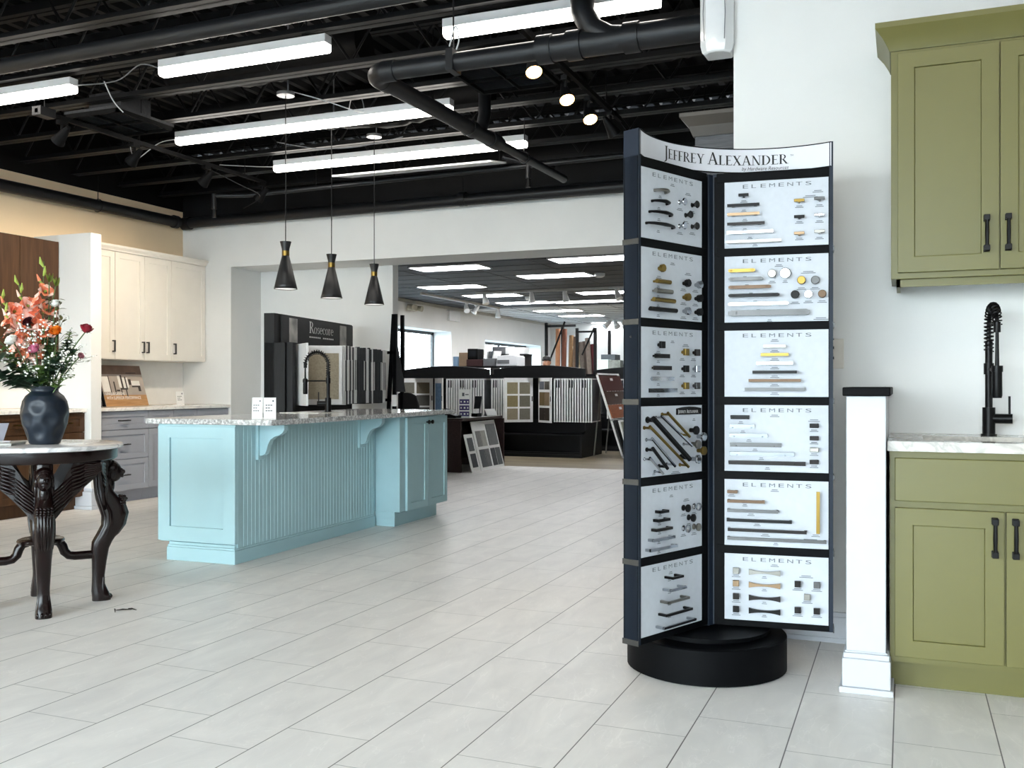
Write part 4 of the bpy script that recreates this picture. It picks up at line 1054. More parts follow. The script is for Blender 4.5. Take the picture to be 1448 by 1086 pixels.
for u0, u1, v, m in ((.15, .38, .41, BLKG), (.13, .41, .58, DKNOB), (.10, .45, .735, CHROME), (.06, .50, .90, CHROME)): pull(LF, b, 2, u0, u1, v, m, .06, 'flat', .024)
knob(LF, b, 2, .27, .25, BLKG, .026, 'square')
for v, ms in ((.34, (GOLD, DKNOB)), (.585, (BLKG, CHROME)), (.835, (GOLD, PEWTER))):
    for u, m in zip((.66, .85), ms): knob(LF, b, 2, u, v, m, .026, 'square')
letters(LF, b, 2, [(.27, .35, 1.5), (.27, .485, 1), (.27, .65, 1), (.27, .81, 1), (.27, .965, 1)] + [(u, v + .1, 1.7) for u in (.66, .85) for v in (.34, .585, .835)] + [(.5, .19, 1.2), (.72, .235, 2.2)])
b = add_board(LF, 3)
def diag(u0, v0, u1, v1, m, r):
    o = MB(); a = LF.at(3, u0, v0); c = LF.at(3, u1, v1); e = LF.n * .034; d = (c - a).normalized()
    o.tube([a - d * .012 + e, c + d * .012 + e], r, 6)
    for p in (a, c): o.tube([p, p + LF.n * .004, p + LF.n * .006, p + e], [r * 1.2, r * 1.2, r * .7, r * .8], 8)
    o.build('pull', m, b)
diag(.10, .19, .64, .76, BLKG, .0105); diag(.05, .30, .62, .87, GOLD, .006); diag(.08, .47, .40, .84, CHROME, .0055)
diag(.09, .61, .28, .86, BLKG, .007); diag(.05, .74, .21, .93, CHROME, .005); diag(.33, .12, .64, .43, GOLD, .006); diag(.23, .16, .68, .57, CHROME, .005)
for u, v, m in ((.80, .37, BLKG), (.93, .47, CHROME), (.83, .58, NICKEL), (.93, .68, GOLD), (.83, .80, CHROME)): knob(LF, b, 3, u, v, m, .034, 'disc', .034)
m = MB(); pl = [(0, 0), (.165, 0), (.165, .024), (.124, .029), (.082, .0305), (.041, .029), (0, .024)]
m.prism(pl, LF.at(3, .56, .135), LF.u, UZ, LF.n * .003); pq = m.build('name_plaque', BLKG, b)
m = MB(); fo = LF.at(3, .585, .112, .0036)
put_serif(m, [(c, 1 if c in 'JA' else .8) for c in 'JEFFREY'] + [(' ', .6)] + [(c, .8 if i else 1) for i, c in enumerate('ALEXANDER')], lambda x, y: fo + LF.u * x + UZ * y, .0165 * .78, .02)
m.build('lettering', PAPER, pq)
letters(LF, b, 3, [(.86, .21, 1), (.2, .96, 1), (.55, .97, 3)], False)
b = add_board(LF, 4)
for u0, u1, v, m in ((.22, .36, .38, BLKG), (.19, .38, .50, BLKG), (.16, .42, .63, DKNOB), (.11, .46, .765, CHROME), (.07, .50, .90, CHROME)): pull(LF, b, 4, u0, u1, v, m, .04, 'd', .026)
for u, v, m in ((.68, .385, BLKG), (.86, .385, CHROME), (.77, .54, BLKG), (.68, .685, CHROME), (.86, .69, NICKEL)): knob(LF, b, 4, u, v, m, .028, 'ball')
letters(LF, b, 4, [(.3, .435, 1), (.29, .56, 1), (.29, .69, 1), (.28, .825, 1), (.28, .96, 1)] + [(u, v + .1, 1.8) for u, v in ((.68, .385), (.86, .385), (.77, .54), (.68, .685), (.86, .69))] + [(.48, .18, 1.2), (.73, .27, 2)])
b = add_board(LF, 5)
for u0, u1, v, m in ((.37, .55, .22, BLKG), (.34, .60, .39, CHROME), (.30, .65, .555, NICKEL), (.27, .70, .73, BLKG), (.23, .76, .90, CHROME)): pull(LF, b, 5, u0, u1, v, m, .034, 'd', .04)
letters(LF, b, 5, [(.45, .27, 1), (.45, .45, 1), (.45, .62, 1), (.45, .80, 1), (.47, .17, 1.3)])
# outward facing sides: pale boards whose knobs show past the edge
for fc, rows in ((Face(WA[0], -1), range(6)), (Face(WA[1], 1), range(6)), (Face(WA[2], 1), range(6)), (Face(WA[2], -1), range(6))):
    for r in rows:
        b = add_board(fc, r)
        if fc.flip is False and r >= 4 or fc.d.dot(frame(WA[0])[0]) > .9 and r >= 4:
            for k in range(3): knob(fc, b, r, .93, .25 + .25 * k, (BLKG, BLKG, NICKEL)[k], .028, ('ball', 'square')[r % 2])
# curved sign between the two front wings
d1, n1 = frame(WA[0]); d2, n2 = frame(WA[1])
A_ = C0 + d1 * .478 + n1 * .036; B_ = C0 + d2 * .478 - n2 * .036
bis = (d1 + d2).normalized(); chord = (B_ - A_); mid = (A_ + B_) / 2
apex = C0 + bis * .068; sag = (mid - apex).dot(bis); Rr = (chord.length ** 2 / 4 + sag ** 2) / (2 * sag); cen = apex + bis * Rr
ha = math.asin(chord.length / 2 / Rr); ux = chord.normalized()
def arcp(s, z, e=0):
    """s in -1..1 along the curve, e out of the sheet towards the viewer"""
    t = s * ha; return cen - bis * ((Rr - e) * math.cos(t)) + ux * ((Rr - e) * math.sin(t)) + UZ * z
AL = 2 * ha * Rr; SZ0, SZ1 = 1.966, 2.056
m = MB(); nn_ = 36
vs = [arcp(-1 + 2 * k / nn_, z, e) for e in (0, -.003) for z in (SZ0, SZ1) for k in range(nn_ + 1)]; q = nn_ + 1; fs = []
for k in range(nn_):
    fs += [(k, k + 1, q + k + 1, q + k), (2 * q + k, 3 * q + k, 3 * q + k + 1, 2 * q + k + 1), (k, 2 * q + k, 2 * q + k + 1, k + 1), (q + k, q + k + 1, 3 * q + k + 1, 3 * q + k)]
m.add(vs, fs); sg = m.build('header_sign', SIGNW, tw, smooth=True)
fnS = lambda s0, z: (lambda x, y: arcp(s0 + x * 2 / AL, z + y, .0012))
m = MB()
JA = [(c, 1 if c == 'J' else .8) for c in 'JEFFREY'] + [(' ', .55)] + [(c, .8 if i else 1) for i, c in enumerate('ALEXANDER')]
put_serif(m, JA, lambda x, y: arcp(-.53 + x * 1.10 * 2 / AL, 1.994 + y, .0012), .0475, .02)
m.build('lettering', INK, sg)
m = MB(); put_text(m, 'TM', None, None, None, .007, fn=fnS(.655, 2.022)); put_text(m, 'by Hardware Resources', None, None, None, .0145, shear=.25, width=.182, fn=fnS(.25, 1.9735)); m.build('lettering', INK, sg)
m = MB()
for z in (SZ0 - .003, SZ1):
    for k in range(nn_):
        a, b2 = -1 + 2 * k / nn_, -1 + 2 * (k + 1) / nn_
        m.add([arcp(a, z, -.005), arcp(b2, z, -.005), arcp(b2, z, .004), arcp(a, z, .004), arcp(a, z + .003, -.005), arcp(b2, z + .003, -.005), arcp(b2, z + .003, .004), arcp(a, z + .003, .004)], [(3, 2, 1, 0), (4, 5, 6, 7), (0, 1, 5, 4), (2, 3, 7, 6)])
m.build('sign_edging', BLK, sg)

# ================================================================== CARVED TABLE
TCX, TCY = -4.075, 3.655; TT = V((TCX, TCY, 0))
tb = thing('carved_side_table', 'round dark mahogany table with winged figure legs and white marble top', 'table', (TCX, TCY, 0))
MB().lathe([(.001, .798), (.365, .798), (.385, .802), (.392, .812), (.385, .822), (.375, .825), (.001, .825)], (TCX, TCY, 0), 64).build('marble_top', MARBLE, tb, smooth=True)
MB().lathe([(.001, .742), (.352, .742), (.36, .746), (.363, .752), (.363, .796), (.357, .798), (.001, .798)], (TCX, TCY, 0), 64).build('apron', MAHOG, tb, smooth=True)
def table_leg(ang):
    r, tn = frame(ang); P = lambda a, b, z: TT + r * a + tn * b + UZ * z
    prof = [(.745, .285, .05, .042), (.70, .288, .052, .042), (.66, .29, .048, .04), (.61, .288, .042, .036), (.565, .298, .048, .04), (.53, .315, .06, .044), (.49, .333, .066, .044), (.44, .345, .062, .043), (.39, .338, .055, .042), (.345, .312, .052, .04), (.305, .288, .05, .038), (.27, .278, .044, .036), (.2, .274, .036, .032), (.13, .270, .031, .028), (.085, .270, .032, .029), (.05, .276, .04, .034), (.02, .285, .046, .038), (0, .285, .046, .038)]
    rings = []
    for z, c, h, w in prof:
        rings.append([P(c + h * math.copysign(abs(math.cos(t)) ** .7, math.cos(t)), w * math.copysign(abs(math.sin(t)) ** .7, math.sin(t)), z) for t in [2 * PI * k / 20 for k in range(20)]])
    lg = MB().loft(rings[::-1]).build('leg', MAHOG, tb, smooth=True)
    # head looking outward, hair, neck, shawl of carved leaves
    h = MB()
    def ell(a, b, z, ra, rb, rz, nu=14, nv=9):
        h.loft([[P(a + ra * math.cos(t) * math.cos(f), b + rb * math.cos(t) * math.sin(f), z + rz * math.sin(t)) for f in [2 * PI * k / nu for k in range(nu)]] for t in [-PI / 2 + .05 + (PI - .1) * j / nv for j in range(nv + 1)]])
    ell(.345, 0, .665, .043, .036, .052); ell(.33, 0, .685, .046, .043, .045)
    ell(.383, 0, .648, .012, .017, .013); ell(.391, 0, .665, .011, .007, .013); ell(.386, 0, .640, .008, .012, .005)
    for s in (-1, 1): ell(.383, s * .014, .681, .006, .009, .004); ell(.335, s * .035, .66, .02, .01, .03); ell(.30, s * .036, .62, .02, .012, .04)
    ell(.325, 0, .60, .026, .024, .05)
    h.build('carved_head', MAHOG, lg, smooth=True, angle=60)
    h = MB()
    for k in range(5):
        z = .535 - k * .012; rr = .4 - abs(k - 1) * .004
        for b in (-.03, -.015, 0, .015, .03): ell(rr - abs(b) * .6 + .004 * (k % 2), b, z, .011, .009, .009, 8, 5)
    for b in (-.026, -.013, 0, .013, .026):
        pts = [P(.396 - abs(b) * .5, b, .50), P(.412 - abs(b) * .5, b, .45), P(.398 - abs(b) * .5, b, .39), P(.366 - abs(b) * .4, b * .8, .345), P(.335, b * .6, .315)]
        h.tube(pts, [.007, .008, .008, .007, .003], 6)
    for b in (-.036, .036):
        h.tube([P(.30, b * 1.05, .52), P(.325, b * 1.15, .46), P(.33, b * 1.15, .40), P(.305, b * 1.05, .33)], [.008, .01, .01, .004], 6)
    h.build('carving', MAHOG, lg, smooth=True, angle=60)
    # paw
    for b in (-.026, -.009, .009, .026): ell(.318 - abs(b) * .5, b, .017, .02, .0095, .017, 8, 6)
    f = MB(); h = f
    for b in (-.027, -.009, .009, .027):
        ell(.322 - abs(b) * .5, b, .016, .021, .0098, .016, 8, 6); h.tube([P(.312 - abs(b) * .5, b, .03), P(.30 - abs(b) * .4, b * .9, .07), P(.292, b * .8, .12)], [.01, .008, .004], 6)
    f.build('paw', MAHOG, lg, smooth=True, angle=60)
    # a feathered wing on either side under the apron
    for s in (-1, 1):
        w = MB()
        q = lambda a, z: P(.30 - .05 * a, s * (.03 + .235 * a), z)
        edge = [(0, .60), (.10, .61), (.22, .65), (.34, .705), (.46, .742), (.55, .742), (.8, .742), (1, .735), (.98, .70), (.85, .66), (.65, .62), (.45, .575), (.25, .52), (.1, .475), (0, .47)]
        w.prism([(a, z) for a, z in edge], P(.30, s * .03, 0) - r * .006, tn * (s * .235) - r * .05, UZ, r * .012)
        for row, (a0, a1) in enumerate(((.06, .42), (.40, .70), (.64, .99))):
            for k in range(7):
                f0 = k / 6
                z0 = (.50 + .10 * f0, .60 + .11 * f0, .66 + .07 * f0)[row]; z1 = (.575 + .105 * f0, .635 + .10 * f0, .70 + .035 * f0)[row]
                A2 = q(a0, z0) + r * .008; B2 = q((a0 + a1) / 2, (z0 + z1) / 2 - .004) + r * .012; C2 = q(a1, z1) + r * .008
                w.tube([A2, B2, C2], [.006, .0085, .003], 6)
        w.build('wing', MAHOG, lg, smooth=True, angle=60)
for a in (-39.5, 50.5, 140.5, 230.5): table_leg(a)
m = MB(); m.lathe([(.001, .318), (.095, .318), (.108, .323), (.112, .332), (.108, .34), (.095, .345), (.001, .345)], (TCX, TCY, 0), 40); m.build('stretcher_disc', MAHOG, tb, smooth=True)
for a in (-39.5, 50.5, 140.5, 230.5):
    r, tn = frame(a)
    pts = [TT + r * x + UZ * z for x, z in ((.06, .325), (.085, .318), (.10, .295), (.11, .265), (.13, .245), (.16, .24), (.27, .24))]
    MB().tube(pts, [.02, .021, .021, .021, .02, .02, .02], 10, flat=1.1).build('stretcher', MAHOG, tb, smooth=True)
# vase with hammered dimples
R_ = lambda L, D: V((.9264 * L - .3764 * D, .3764 * L + .9264 * D, 0))
vc = R_(-2.36, 4.88); VX, VY = vc.x, vc.y; VZ = .826
prof = [(.001, 0), (.066, 0), (.072, .006), (.088, .05), (.104, .10), (.112, .145), (.112, .18), (.104, .215), (.088, .243), (.070, .258), (.064, .264), (.064, .276), (.070, .284), (.070, .29), (.064, .292), (.056, .286), (.054, .26), (.07, .23), (.001, .22)]
fine = []
for i in range(len(prof) - 1):
    kk = 4 if prof[i][1] < .25 and i < 9 else 1
    for j in range(kk): fine.append((prof[i][0] + (prof[i + 1][0] - prof[i][0]) * j / kk, prof[i][1] + (prof[i + 1][1] - prof[i][1]) * j / kk))
fine.append(prof[-1]); NV = 72; rings = []
dents = [(a + (30 if k % 2 else 0), z) for k, z in enumerate((.06, .125, .19)) for a in range(0, 360, 60)]
for r, z in fine:
    ring = []
    for k in range(NV):
        th = 360 * k / NV; rr = r
        if r > .06 and .01 < z < .245:
            for da, dz in dents:
                d = ((th - da + 180) % 360 - 180) * PI / 180 * .105
                q2 = (d * d + (z - dz) ** 2) / (.036 ** 2)
                if q2 < 1: rr -= .011 * (1 - q2) ** 1.2
        ring.append(V((VX + rr * math.cos(th * PI / 180), VY + rr * math.sin(th * PI / 180), VZ + z)))
    rings.append(ring)
tag(MB().loft(rings).build('vase', mat('midnight blue glaze', (24, 33, 44), .42, var=.2, scale=14, spec=.4), smooth=True, angle=70), 'dark blue dimpled vase standing on the marble table', 'vase')
# booklets and a small stand on the table
bk = R_(-2.52, 4.70)
def booklet(c, ang, w, h, z, t, m, label):
    d, n = frame(ang); o = V((c.x, c.y, z)); q = MB()
    q.ob(o - d * w / 2 - n * h / 2, d * w, n * h, UZ * t)
    o2 = q.build('booklet', m, bevel=.001); tag(o2, label, 'booklet', 'booklets on the marble table')
booklet(R_(-2.52, 4.80), 30, .13, .20, .8255, .012, mat('grey cover', (170, 168, 162), .4, var=.1), 'grey booklet under the vase edge on the marble table')
booklet(R_(-2.60, 4.76), 8, .20, .15, .8255, .010, mat('pale blue cover', (196, 212, 222), .4), 'pale blue booklet at the bottom of the table pile')
booklet(R_(-2.60, 4.75), 3, .19, .14, .8356, .008, PAPER, 'white booklet on top of the pale blue one')
st_ = thing('card_stand', 'small grey tilted card stand on the white booklet', 'card stand', R_(-2.545, 4.76) + UZ * .8437)
a = R_(-2.57, 4.74) + UZ * .8437; ua = V((.9264, .3764, 0)) * .6 + V((-.3764, .9264, 0)) * .8; ua.normalize(); va = (UZ + V((.9264, .3764, 0)) * .32).normalized(); na = ua.cross(va)
MB().ob(a, ua * .07, va * .095, na * .004).build('card', mat('lilac grey card', (176, 176, 186), .4), st_)
MB().ob(a, ua * .07, V((.9264, .3764, 0)) * .04 , UZ * .003).build('foot', PAPER, st_)

# bits of dry leaf on the floor
q = MB(); rnd = random.Random(9)
for k, (x, y) in enumerate(((-3.60, 3.72), (-3.57, 3.75), (-3.63, 3.70))):
    q.tube([(x - .03, y - .012 + .02 * k, .004), (x, y, .008), (x + .03, y + .03 - .03 * k, .004)], [.002, .004, .0015], 5)
tag(q.build('dry_twig', mat('dry brown leaf', (34, 29, 24), .8)), 'small broken dry twig lying on the tiles beside the carved table', 'twig')

# ================================================================== FLOWERS
STEM = mat('flower stem', (74, 98, 52), .55, var=.15); LEAFD = mat('dark foliage', (40, 66, 46), .5, var=.2, scale=20); LEAFM = mat('mid green leaf', (84, 112, 48), .5, var=.2, scale=20)
LEAFL = mat('lime bud', (150, 168, 70), .5, var=.15, scale=20); CORAL = mat('coral petal', (244, 132, 96), .5, var=.2, scale=30); PINKP = mat('pale coral petal', (248, 202, 188), .5, var=.12, scale=30)
ROSER = mat('crimson petal', (136, 14, 36), .5, var=.25, scale=40); ROSEP = mat('pink petal', (226, 140, 172), .5, var=.1, scale=40); ROSEO = mat('orange petal', (236, 140, 40), .5, var=.15, scale=40)
WHITEP = mat('white petal', (246, 246, 240), .5, var=.03); TWIG = mat('brown twig', (70, 56, 42), .7, var=.2)
LR, LD = V((.9264, .3764, 0)), V((-.3764, .9264, 0))
def fp(x, h, dep=0):
    """point of the bouquet: x to the right, h above the vase rim, dep away from the viewer"""
    return V((VX, VY, VZ + .29)) + LR * x + LD * dep + UZ * h
def stem_pts(tip, root=None, bend=.0, n=8):
    a = fp(0, -.10) if root is None else root
    tip = V(tip); hz = (tip - a); mid = a + V((hz.x * .32, hz.y * .32, hz.z * .55))
    return [(a * (1 - t) ** 2 + mid * 2 * t * (1 - t) + tip * t * t) for t in [k / n for k in range(n + 1)]]
def root(k):
    a = k * 2.4; return V((VX + .03 * math.cos(a), VY + .03 * math.sin(a), VZ + .19))
def leaf(mb, p, d, L, Wd, up=UZ, curl=.2, n=5):
    d = V(d).normalized(); s = d.cross(V(up)); s = s.normalized() if s.length > .01 else V((1, 0, 0)); nn = s.cross(d)
    rows = []
    for k in range(n + 1):
        t = k / n; w = Wd * math.sin(PI * min(1, t ** .8 * .97 + .02)) * .5; c = V(p) + d * (L * t) - UZ * (curl * L * t * t) + nn * 0
        rows.append((c - s * w + nn * w * .25, c, c + s * w + nn * w * .25))
    for k in range(n):
        a, b = rows[k], rows[k + 1]
        mb.quad(a[0], a[1], b[1], b[0]); mb.quad(a[1], a[2], b[2], b[1])
def rose(mb, c, ax, R, seed=0):
    rnd = random.Random(seed); c = V(c); ax = V(ax).normalized(); a = ax.orthogonal().normalized(); b = ax.cross(a)
    for ring, (rr, hh, n, op) in enumerate(((.22, 1.15, 3, .02), (.46, 1.1, 4, .08), (.7, 1.0, 5, .2), (.88, .85, 5, .42))):
        for k in range(n):
            th = 2 * PI * (k + .37 * ring) / n + rnd.uniform(-.1, .1); W2 = 1.25 * 2 * PI / n * .62
            g = []
            for j in range(5):
                t = j / 4; r = R * (rr * (.35 + .65 * math.sin(PI / 2 * min(1, t * 1.3))) + op * t * t * .6); z = R * (hh * t * 1.25 - .5) - R * .14 * op * t ** 4 * 2
                g.append([c + a * (r * math.cos(th + W2 * q * (1 - .35 * t ** 3))) + b * (r * math.sin(th + W2 * q * (1 - .35 * t ** 3))) + ax * (z - abs(q) ** 2 * R * .12) for q in (-1, -.5, 0, .5, 1)])
            for j in range(4):
                for q in range(4): mb.quad(g[j][q], g[j][q + 1], g[j + 1][q + 1], g[j + 1][q])
def flower(name, label, cat='flower', group='flower stems in the vase'): return thing(name, label, cat, (VX, VY, VZ + .2), 0, group)
def rose_stem(label, tip, ax, R, m, k, leaves=2, seed=0):
    t = flower('rose', label); pts = stem_pts(tip, root(k)); MB().tube(pts, .003, 6).build('stem', STEM, t, smooth=True)
    q = MB(); rose(q, V(tip) + V(ax).normalized() * R * .5, ax, R, seed); q.build('bloom', m, t, smooth=True, angle=80)
    q = MB(); ax = V(ax).normalized(); o = ax.orthogonal().normalized()
    for j in range(5):
        d = Matrix.Rotation(j * 1.256, 3, ax) @ o; leaf(q, tip, d + ax * .3, R * 1.1, R * .35, ax, .3, 3)
    for j in range(leaves):
        p = pts[-3 - j]; leaf(q, p, LR * (1 if j % 2 else -1) + LD * -.4 + UZ * .1, .06, .035, UZ, .35)
    q.build('leaf', LEAFD, t, smooth=True)
rose_stem('dark crimson rose standing furthest out to the right of the bouquet', fp(.205, .275), (.35, .05, .9), .030, ROSER, 1, 1, 1)
rose_stem('pink rose low in the front of the bouquet', fp(.005, .175, -.10), (.15, -.75, .6), .026, ROSEP, 2, 2, 2)
rose_stem('orange rose at the right middle of the bouquet', fp(.085, .265, -.05), (.3, -.7, .6), .027, ROSEO, 3, 1, 3)
rose_stem('white rose at the left middle of the bouquet', fp(-.105, .215, -.10), (-.2, -.6, .7), .030, WHITEP, 4, 1, 4)
rose_stem('small white rosebud high on the right of the bouquet', fp(.055, .405, 0), (.2, -.4, .8), .024, WHITEP, 5, 0, 5)
rose_stem('small dusty pink rosebud at the lower right of the bouquet', fp(.19, .15, -.03), (.8, -.2, .3), .015, mat('dusty pink petal', (176, 110, 122), .5), 6, 1, 6)
rose_stem('dark maroon rose inside the coral flowers', fp(-.055, .315, -.04), (.1, -.8, .5), .024, mat('maroon petal', (64, 16, 26), .5), 7, 0, 7)
def floret(mb, mb2, c, ax, R, seed):
    rnd = random.Random(seed); c = V(c); ax = V(ax).normalized(); a = ax.orthogonal().normalized(); b = ax.cross(a)
    for k in range(6):
        th = k * PI / 3 + .2; dr = a * math.cos(th) + b * math.sin(th); tg = ax.cross(dr); rows = []; rf = rnd.uniform(.85, 1.15)
        for j in range(6):
            t = j / 5; r = R * rf * (.12 + .95 * t ** 1.5); z = R * (1.25 * t - .5 * t * t * t * 1.1); w = R * .58 * math.sin(PI * min(1, .10 + t * .80)) ; ru = R * .07 * math.sin(9 * t + k)
            rows.append((c + dr * r - tg * w + ax * (z + ru), c + dr * (r * 1.02) + ax * (z - R * .08), c + dr * r + tg * w + ax * (z - ru)))
        for j in range(5):
            p, q = rows[j], rows[j + 1]; tgt = mb if (j < 3 or k % 2) else mb2
            tgt.quad(p[0], p[1], q[1], q[0]); tgt.quad(p[1], p[2], q[2], q[1])
def gladiolus(label, tip, k, n, R, seed, m1, m2, side=1):
    t = flower('gladiolus', label); pts = stem_pts(tip, root(k), n=14); MB().tube(pts, [.005 - .003 * i / 14 for i in range(15)], 7).build('stem', STEM, t, smooth=True)
    a, b, bud, lf = MB(), MB(), MB(), MB(); rnd = random.Random(seed)
    for i in range(n):
        f = 13.4 - i * .95; p = pts[int(f)].lerp(pts[min(14, int(f) + 1)], f - int(f)); s = 1 if i % 2 else -1
        ax = LR * (s * .8) - LD * rnd.uniform(.35, .9) + UZ * .55
        if i < 2: bud.tube([p, p + ax.normalized() * .015 + UZ * .012, p + ax.normalized() * .02 + UZ * .04], [.004, .0085, .002], 8)
        elif i == 2: bud.tube([p, p + ax.normalized() * .02 + UZ * .01], [.005, .006], 8); a.tube([p + ax.normalized() * .02 + UZ * .01, p + ax.normalized() * .035 + UZ * .035], [.009, .002], 8)
        else: floret(a, b, p + ax.normalized() * .012, ax, R * min(1, .6 + .12 * (i - 2)), seed * 31 + i); bud.tube([p, p + ax.normalized() * .03], [.004, .007], 7)
    for j in range(2):
        p = pts[3 + j]; leaf(lf, p, LR * (-.5 if j else .35) + UZ * 1.3, .26, .022, LD, .1, 7)
    a.build('bloom', m1, t, smooth=True, angle=80); b.build('petal_edge', m2, t, smooth=True, angle=80); bud.build('bud', LEAFL, t, smooth=True); lf.build('leaf', LEAFD, t, smooth=True)
gladiolus('coral gladiolus leaning to the left edge of the bouquet', fp(-.245, .50, -.02), 8, 9, .062, 1, CORAL, PINKP)
gladiolus('coral gladiolus with an orange tip, left of the centre of the bouquet', fp(-.15, .54, .02), 9, 10, .064, 2, PINKP, CORAL)
gladiolus('coral gladiolus with a tall lime tip in the middle of the bouquet', fp(-.02, .635, .03), 10, 9, .052, 3, CORAL, PINKP)
gladiolus('pale coral gladiolus low on the left front of the bouquet', fp(-.20, .42, -.08), 11, 9, .06, 4, PINKP, CORAL)
def lime(label, tip, k):
    t = flower('lime_bud_stem', label); pts = stem_pts(tip, root(k)); MB().tube(pts, .0028, 6).build('stem', STEM, t, smooth=True)
    q = MB(); c = V(tip)
    for j in range(6): leaf(q, c, Matrix.Rotation(j * 1.047, 3, 'Z') @ LR * .5 + UZ, .045, .026, LR, -.15, 4)
    q.build('bud', LEAFL, t, smooth=True)
lime('lime green bud at the upper right of the bouquet', fp(.055, .505), 12); lime('lime green bud at the top middle of the bouquet', fp(.022, .525), 13)
# curled brown twig
t = flower('curly_twig', 'curled brown twig rising among the upper flowers', 'twig'); pts = stem_pts(fp(.025, .30), root(14))
sp = pts + [fp(.025 + .018 * math.cos(a * .9), .30 + .0045 * a, .018 * math.sin(a * .9)) for a in range(1, 40)]
MB().tube(sp, .0028, 5).build('stem', TWIG, t, smooth=True)
q = MB(); rnd = random.Random(5)
for j in range(16): leaf(q, fp(.03 + rnd.gauss(0, .03), rnd.uniform(.27, .45), rnd.gauss(0, .02)), (rnd.uniform(-1, 1), rnd.uniform(-1, 1), rnd.uniform(0, 1)), .04, .02, UZ, .2, 3)
q.build('leaf', mat('olive brown leaf', (98, 94, 50), .6, var=.2), t, smooth=True)
# baby's breath sprays
def breath(label, tip, k, seed):
    t = flower('babys_breath', label, group='white filler sprays in the vase'); rnd = random.Random(seed); pts = stem_pts(tip, root(k)); s = MB(); w = MB()
    s.tube(pts, .002, 5)
    for j in range(11):
        p = pts[rnd.randint(4, 8)]; e = V(tip) + V([rnd.gauss(0, .042), rnd.gauss(0, .042), rnd.gauss(0, .035)]); mid = p.lerp(e, .5) + UZ * .01; s.tube([p, mid, e], .0009, 4)
        for q in range(rnd.randint(2, 3)):
            c = e + V([rnd.gauss(0, .010), rnd.gauss(0, .010), rnd.gauss(0, .009)]); w.ell(c, (rnd.uniform(.0045, .007), rnd.uniform(.0045, .007), rnd.uniform(.0035, .0055)), 7, 4)
    s.build('stem', STEM, t); w.build('blossom', WHITEP, t, smooth=True)
for i, (x, h, d, lb) in enumerate(((-.10, .275, -.07, 'white filler spray at the left of the coral flowers'), (.02, .29, -.06, 'white filler spray above the pink rose'), (-.01, .23, -.10, 'white filler spray just over the pink rose to its left'), (.10, .19, -.09, 'white filler spray right of the pink rose'), (.15, .15, -.04, 'white filler spray at the lower right of the bouquet'), (-.06, .14, -.10, 'white filler spray below the white rose'), (.06, .11, -.09, 'white filler spray low above the vase rim'), (.06, .31, .04, 'white filler spray behind the orange rose'), (-.15, .17, -.06, 'white filler spray left of the white rose'), (.10, .075, -.06, 'lowest white filler spray at the right of the stems'))):
    breath(lb, fp(x, h, d), 20 + i, 40 + i)
# foliage branches
def foliage(label, tip, k, n, L, Wd, m, seed, spread=1.0):
    t = flower('foliage_branch', label, 'foliage', 'foliage branches in the vase'); rnd = random.Random(seed); pts = stem_pts(tip, root(k), n=10); MB().tube(pts, .0024, 5).build('stem', STEM, t, smooth=True); q = MB()
    n = int(n * 2.6); lo = 5.4
    for j in range(n):
        f = lo + (9.9 - lo) * j / n; p = pts[int(f)].lerp(pts[int(f) + 1], f - int(f)); a = rnd.uniform(0, 2 * PI)
        d = LR * math.cos(a) + LD * (math.sin(a) * .6 - .4) + UZ * rnd.uniform(-.05, .6) * spread; leaf(q, p, d, L * rnd.uniform(.75, 1.2), Wd * rnd.uniform(.9, 1.25), UZ, .22, 5)
    q.build('leaf', m, t, smooth=True)
for i, (x, h, d, m, n, L, w_, lb) in enumerate((
    (-.20, .075, -.06, LEAFD, 9, .075, .06, 'dark broad leaved branch hanging low to the left'), (-.155, .05, -.08, LEAFD, 8, .08, .065, 'dark broad leaved branch drooping over the left of the vase'),
    (-.13, .12, -.03, LEAFD, 12, .06, .04, 'dark leafy branch under the white rose'), (-.05, .06, -.12, LEAFD, 10, .06, .045, 'dark leafy branch in front at the vase rim'),
    (.03, .10, -.12, LEAFM, 9, .065, .04, 'bright green branch below the pink rose'), (.10, .13, -.09, LEAFD, 16, .05, .035, 'dark leafy branch right of the pink rose'),
    (.17, .19, -.02, LEAFD, 18, .045, .03, 'dark leafy branch under the crimson rose'), (.13, .24, .02, LEAFD, 18, .042, .03, 'dark leafy branch behind the orange rose'),
    (.15, .06, -.06, LEAFM, 5, .055, .035, 'mid green branch drooping to the right of the vase'), (.12, .28, .03, mat('pale feathery leaf', (150, 168, 112), .6), 34, .03, .012, 'pale feathery branch behind the orange rose'),
    (-.21, .19, -.04, LEAFM, 8, .075, .05, 'light green branch at the far left of the bouquet'), (.0, .20, .03, LEAFD, 20, .05, .035, 'dark leafy branch deep in the middle of the bouquet'),
    (-.08, .22, .03, LEAFD, 18, .05, .035, 'dark leafy branch behind the white rose'), (.05, .22, -.03, LEAFM, 14, .045, .03, 'mid green branch between the pink and orange roses'),
    (-.03, .30, .0, mat('olive leaf', (92, 98, 44), .55, var=.2), 12, .05, .034, 'olive leaved branch under the coral flowers'), (.08, .17, .02, LEAFD, 20, .045, .03, 'dark leafy branch behind the white filler sprays'),
    (-.235, .26, -.06, LEAFD, 3, .2, .035, 'long dark strap leaf branch at the left of the bouquet'))):
    foliage(lb, fp(x, h, d), 31 + i, n, L, w_, m, 60 + i)

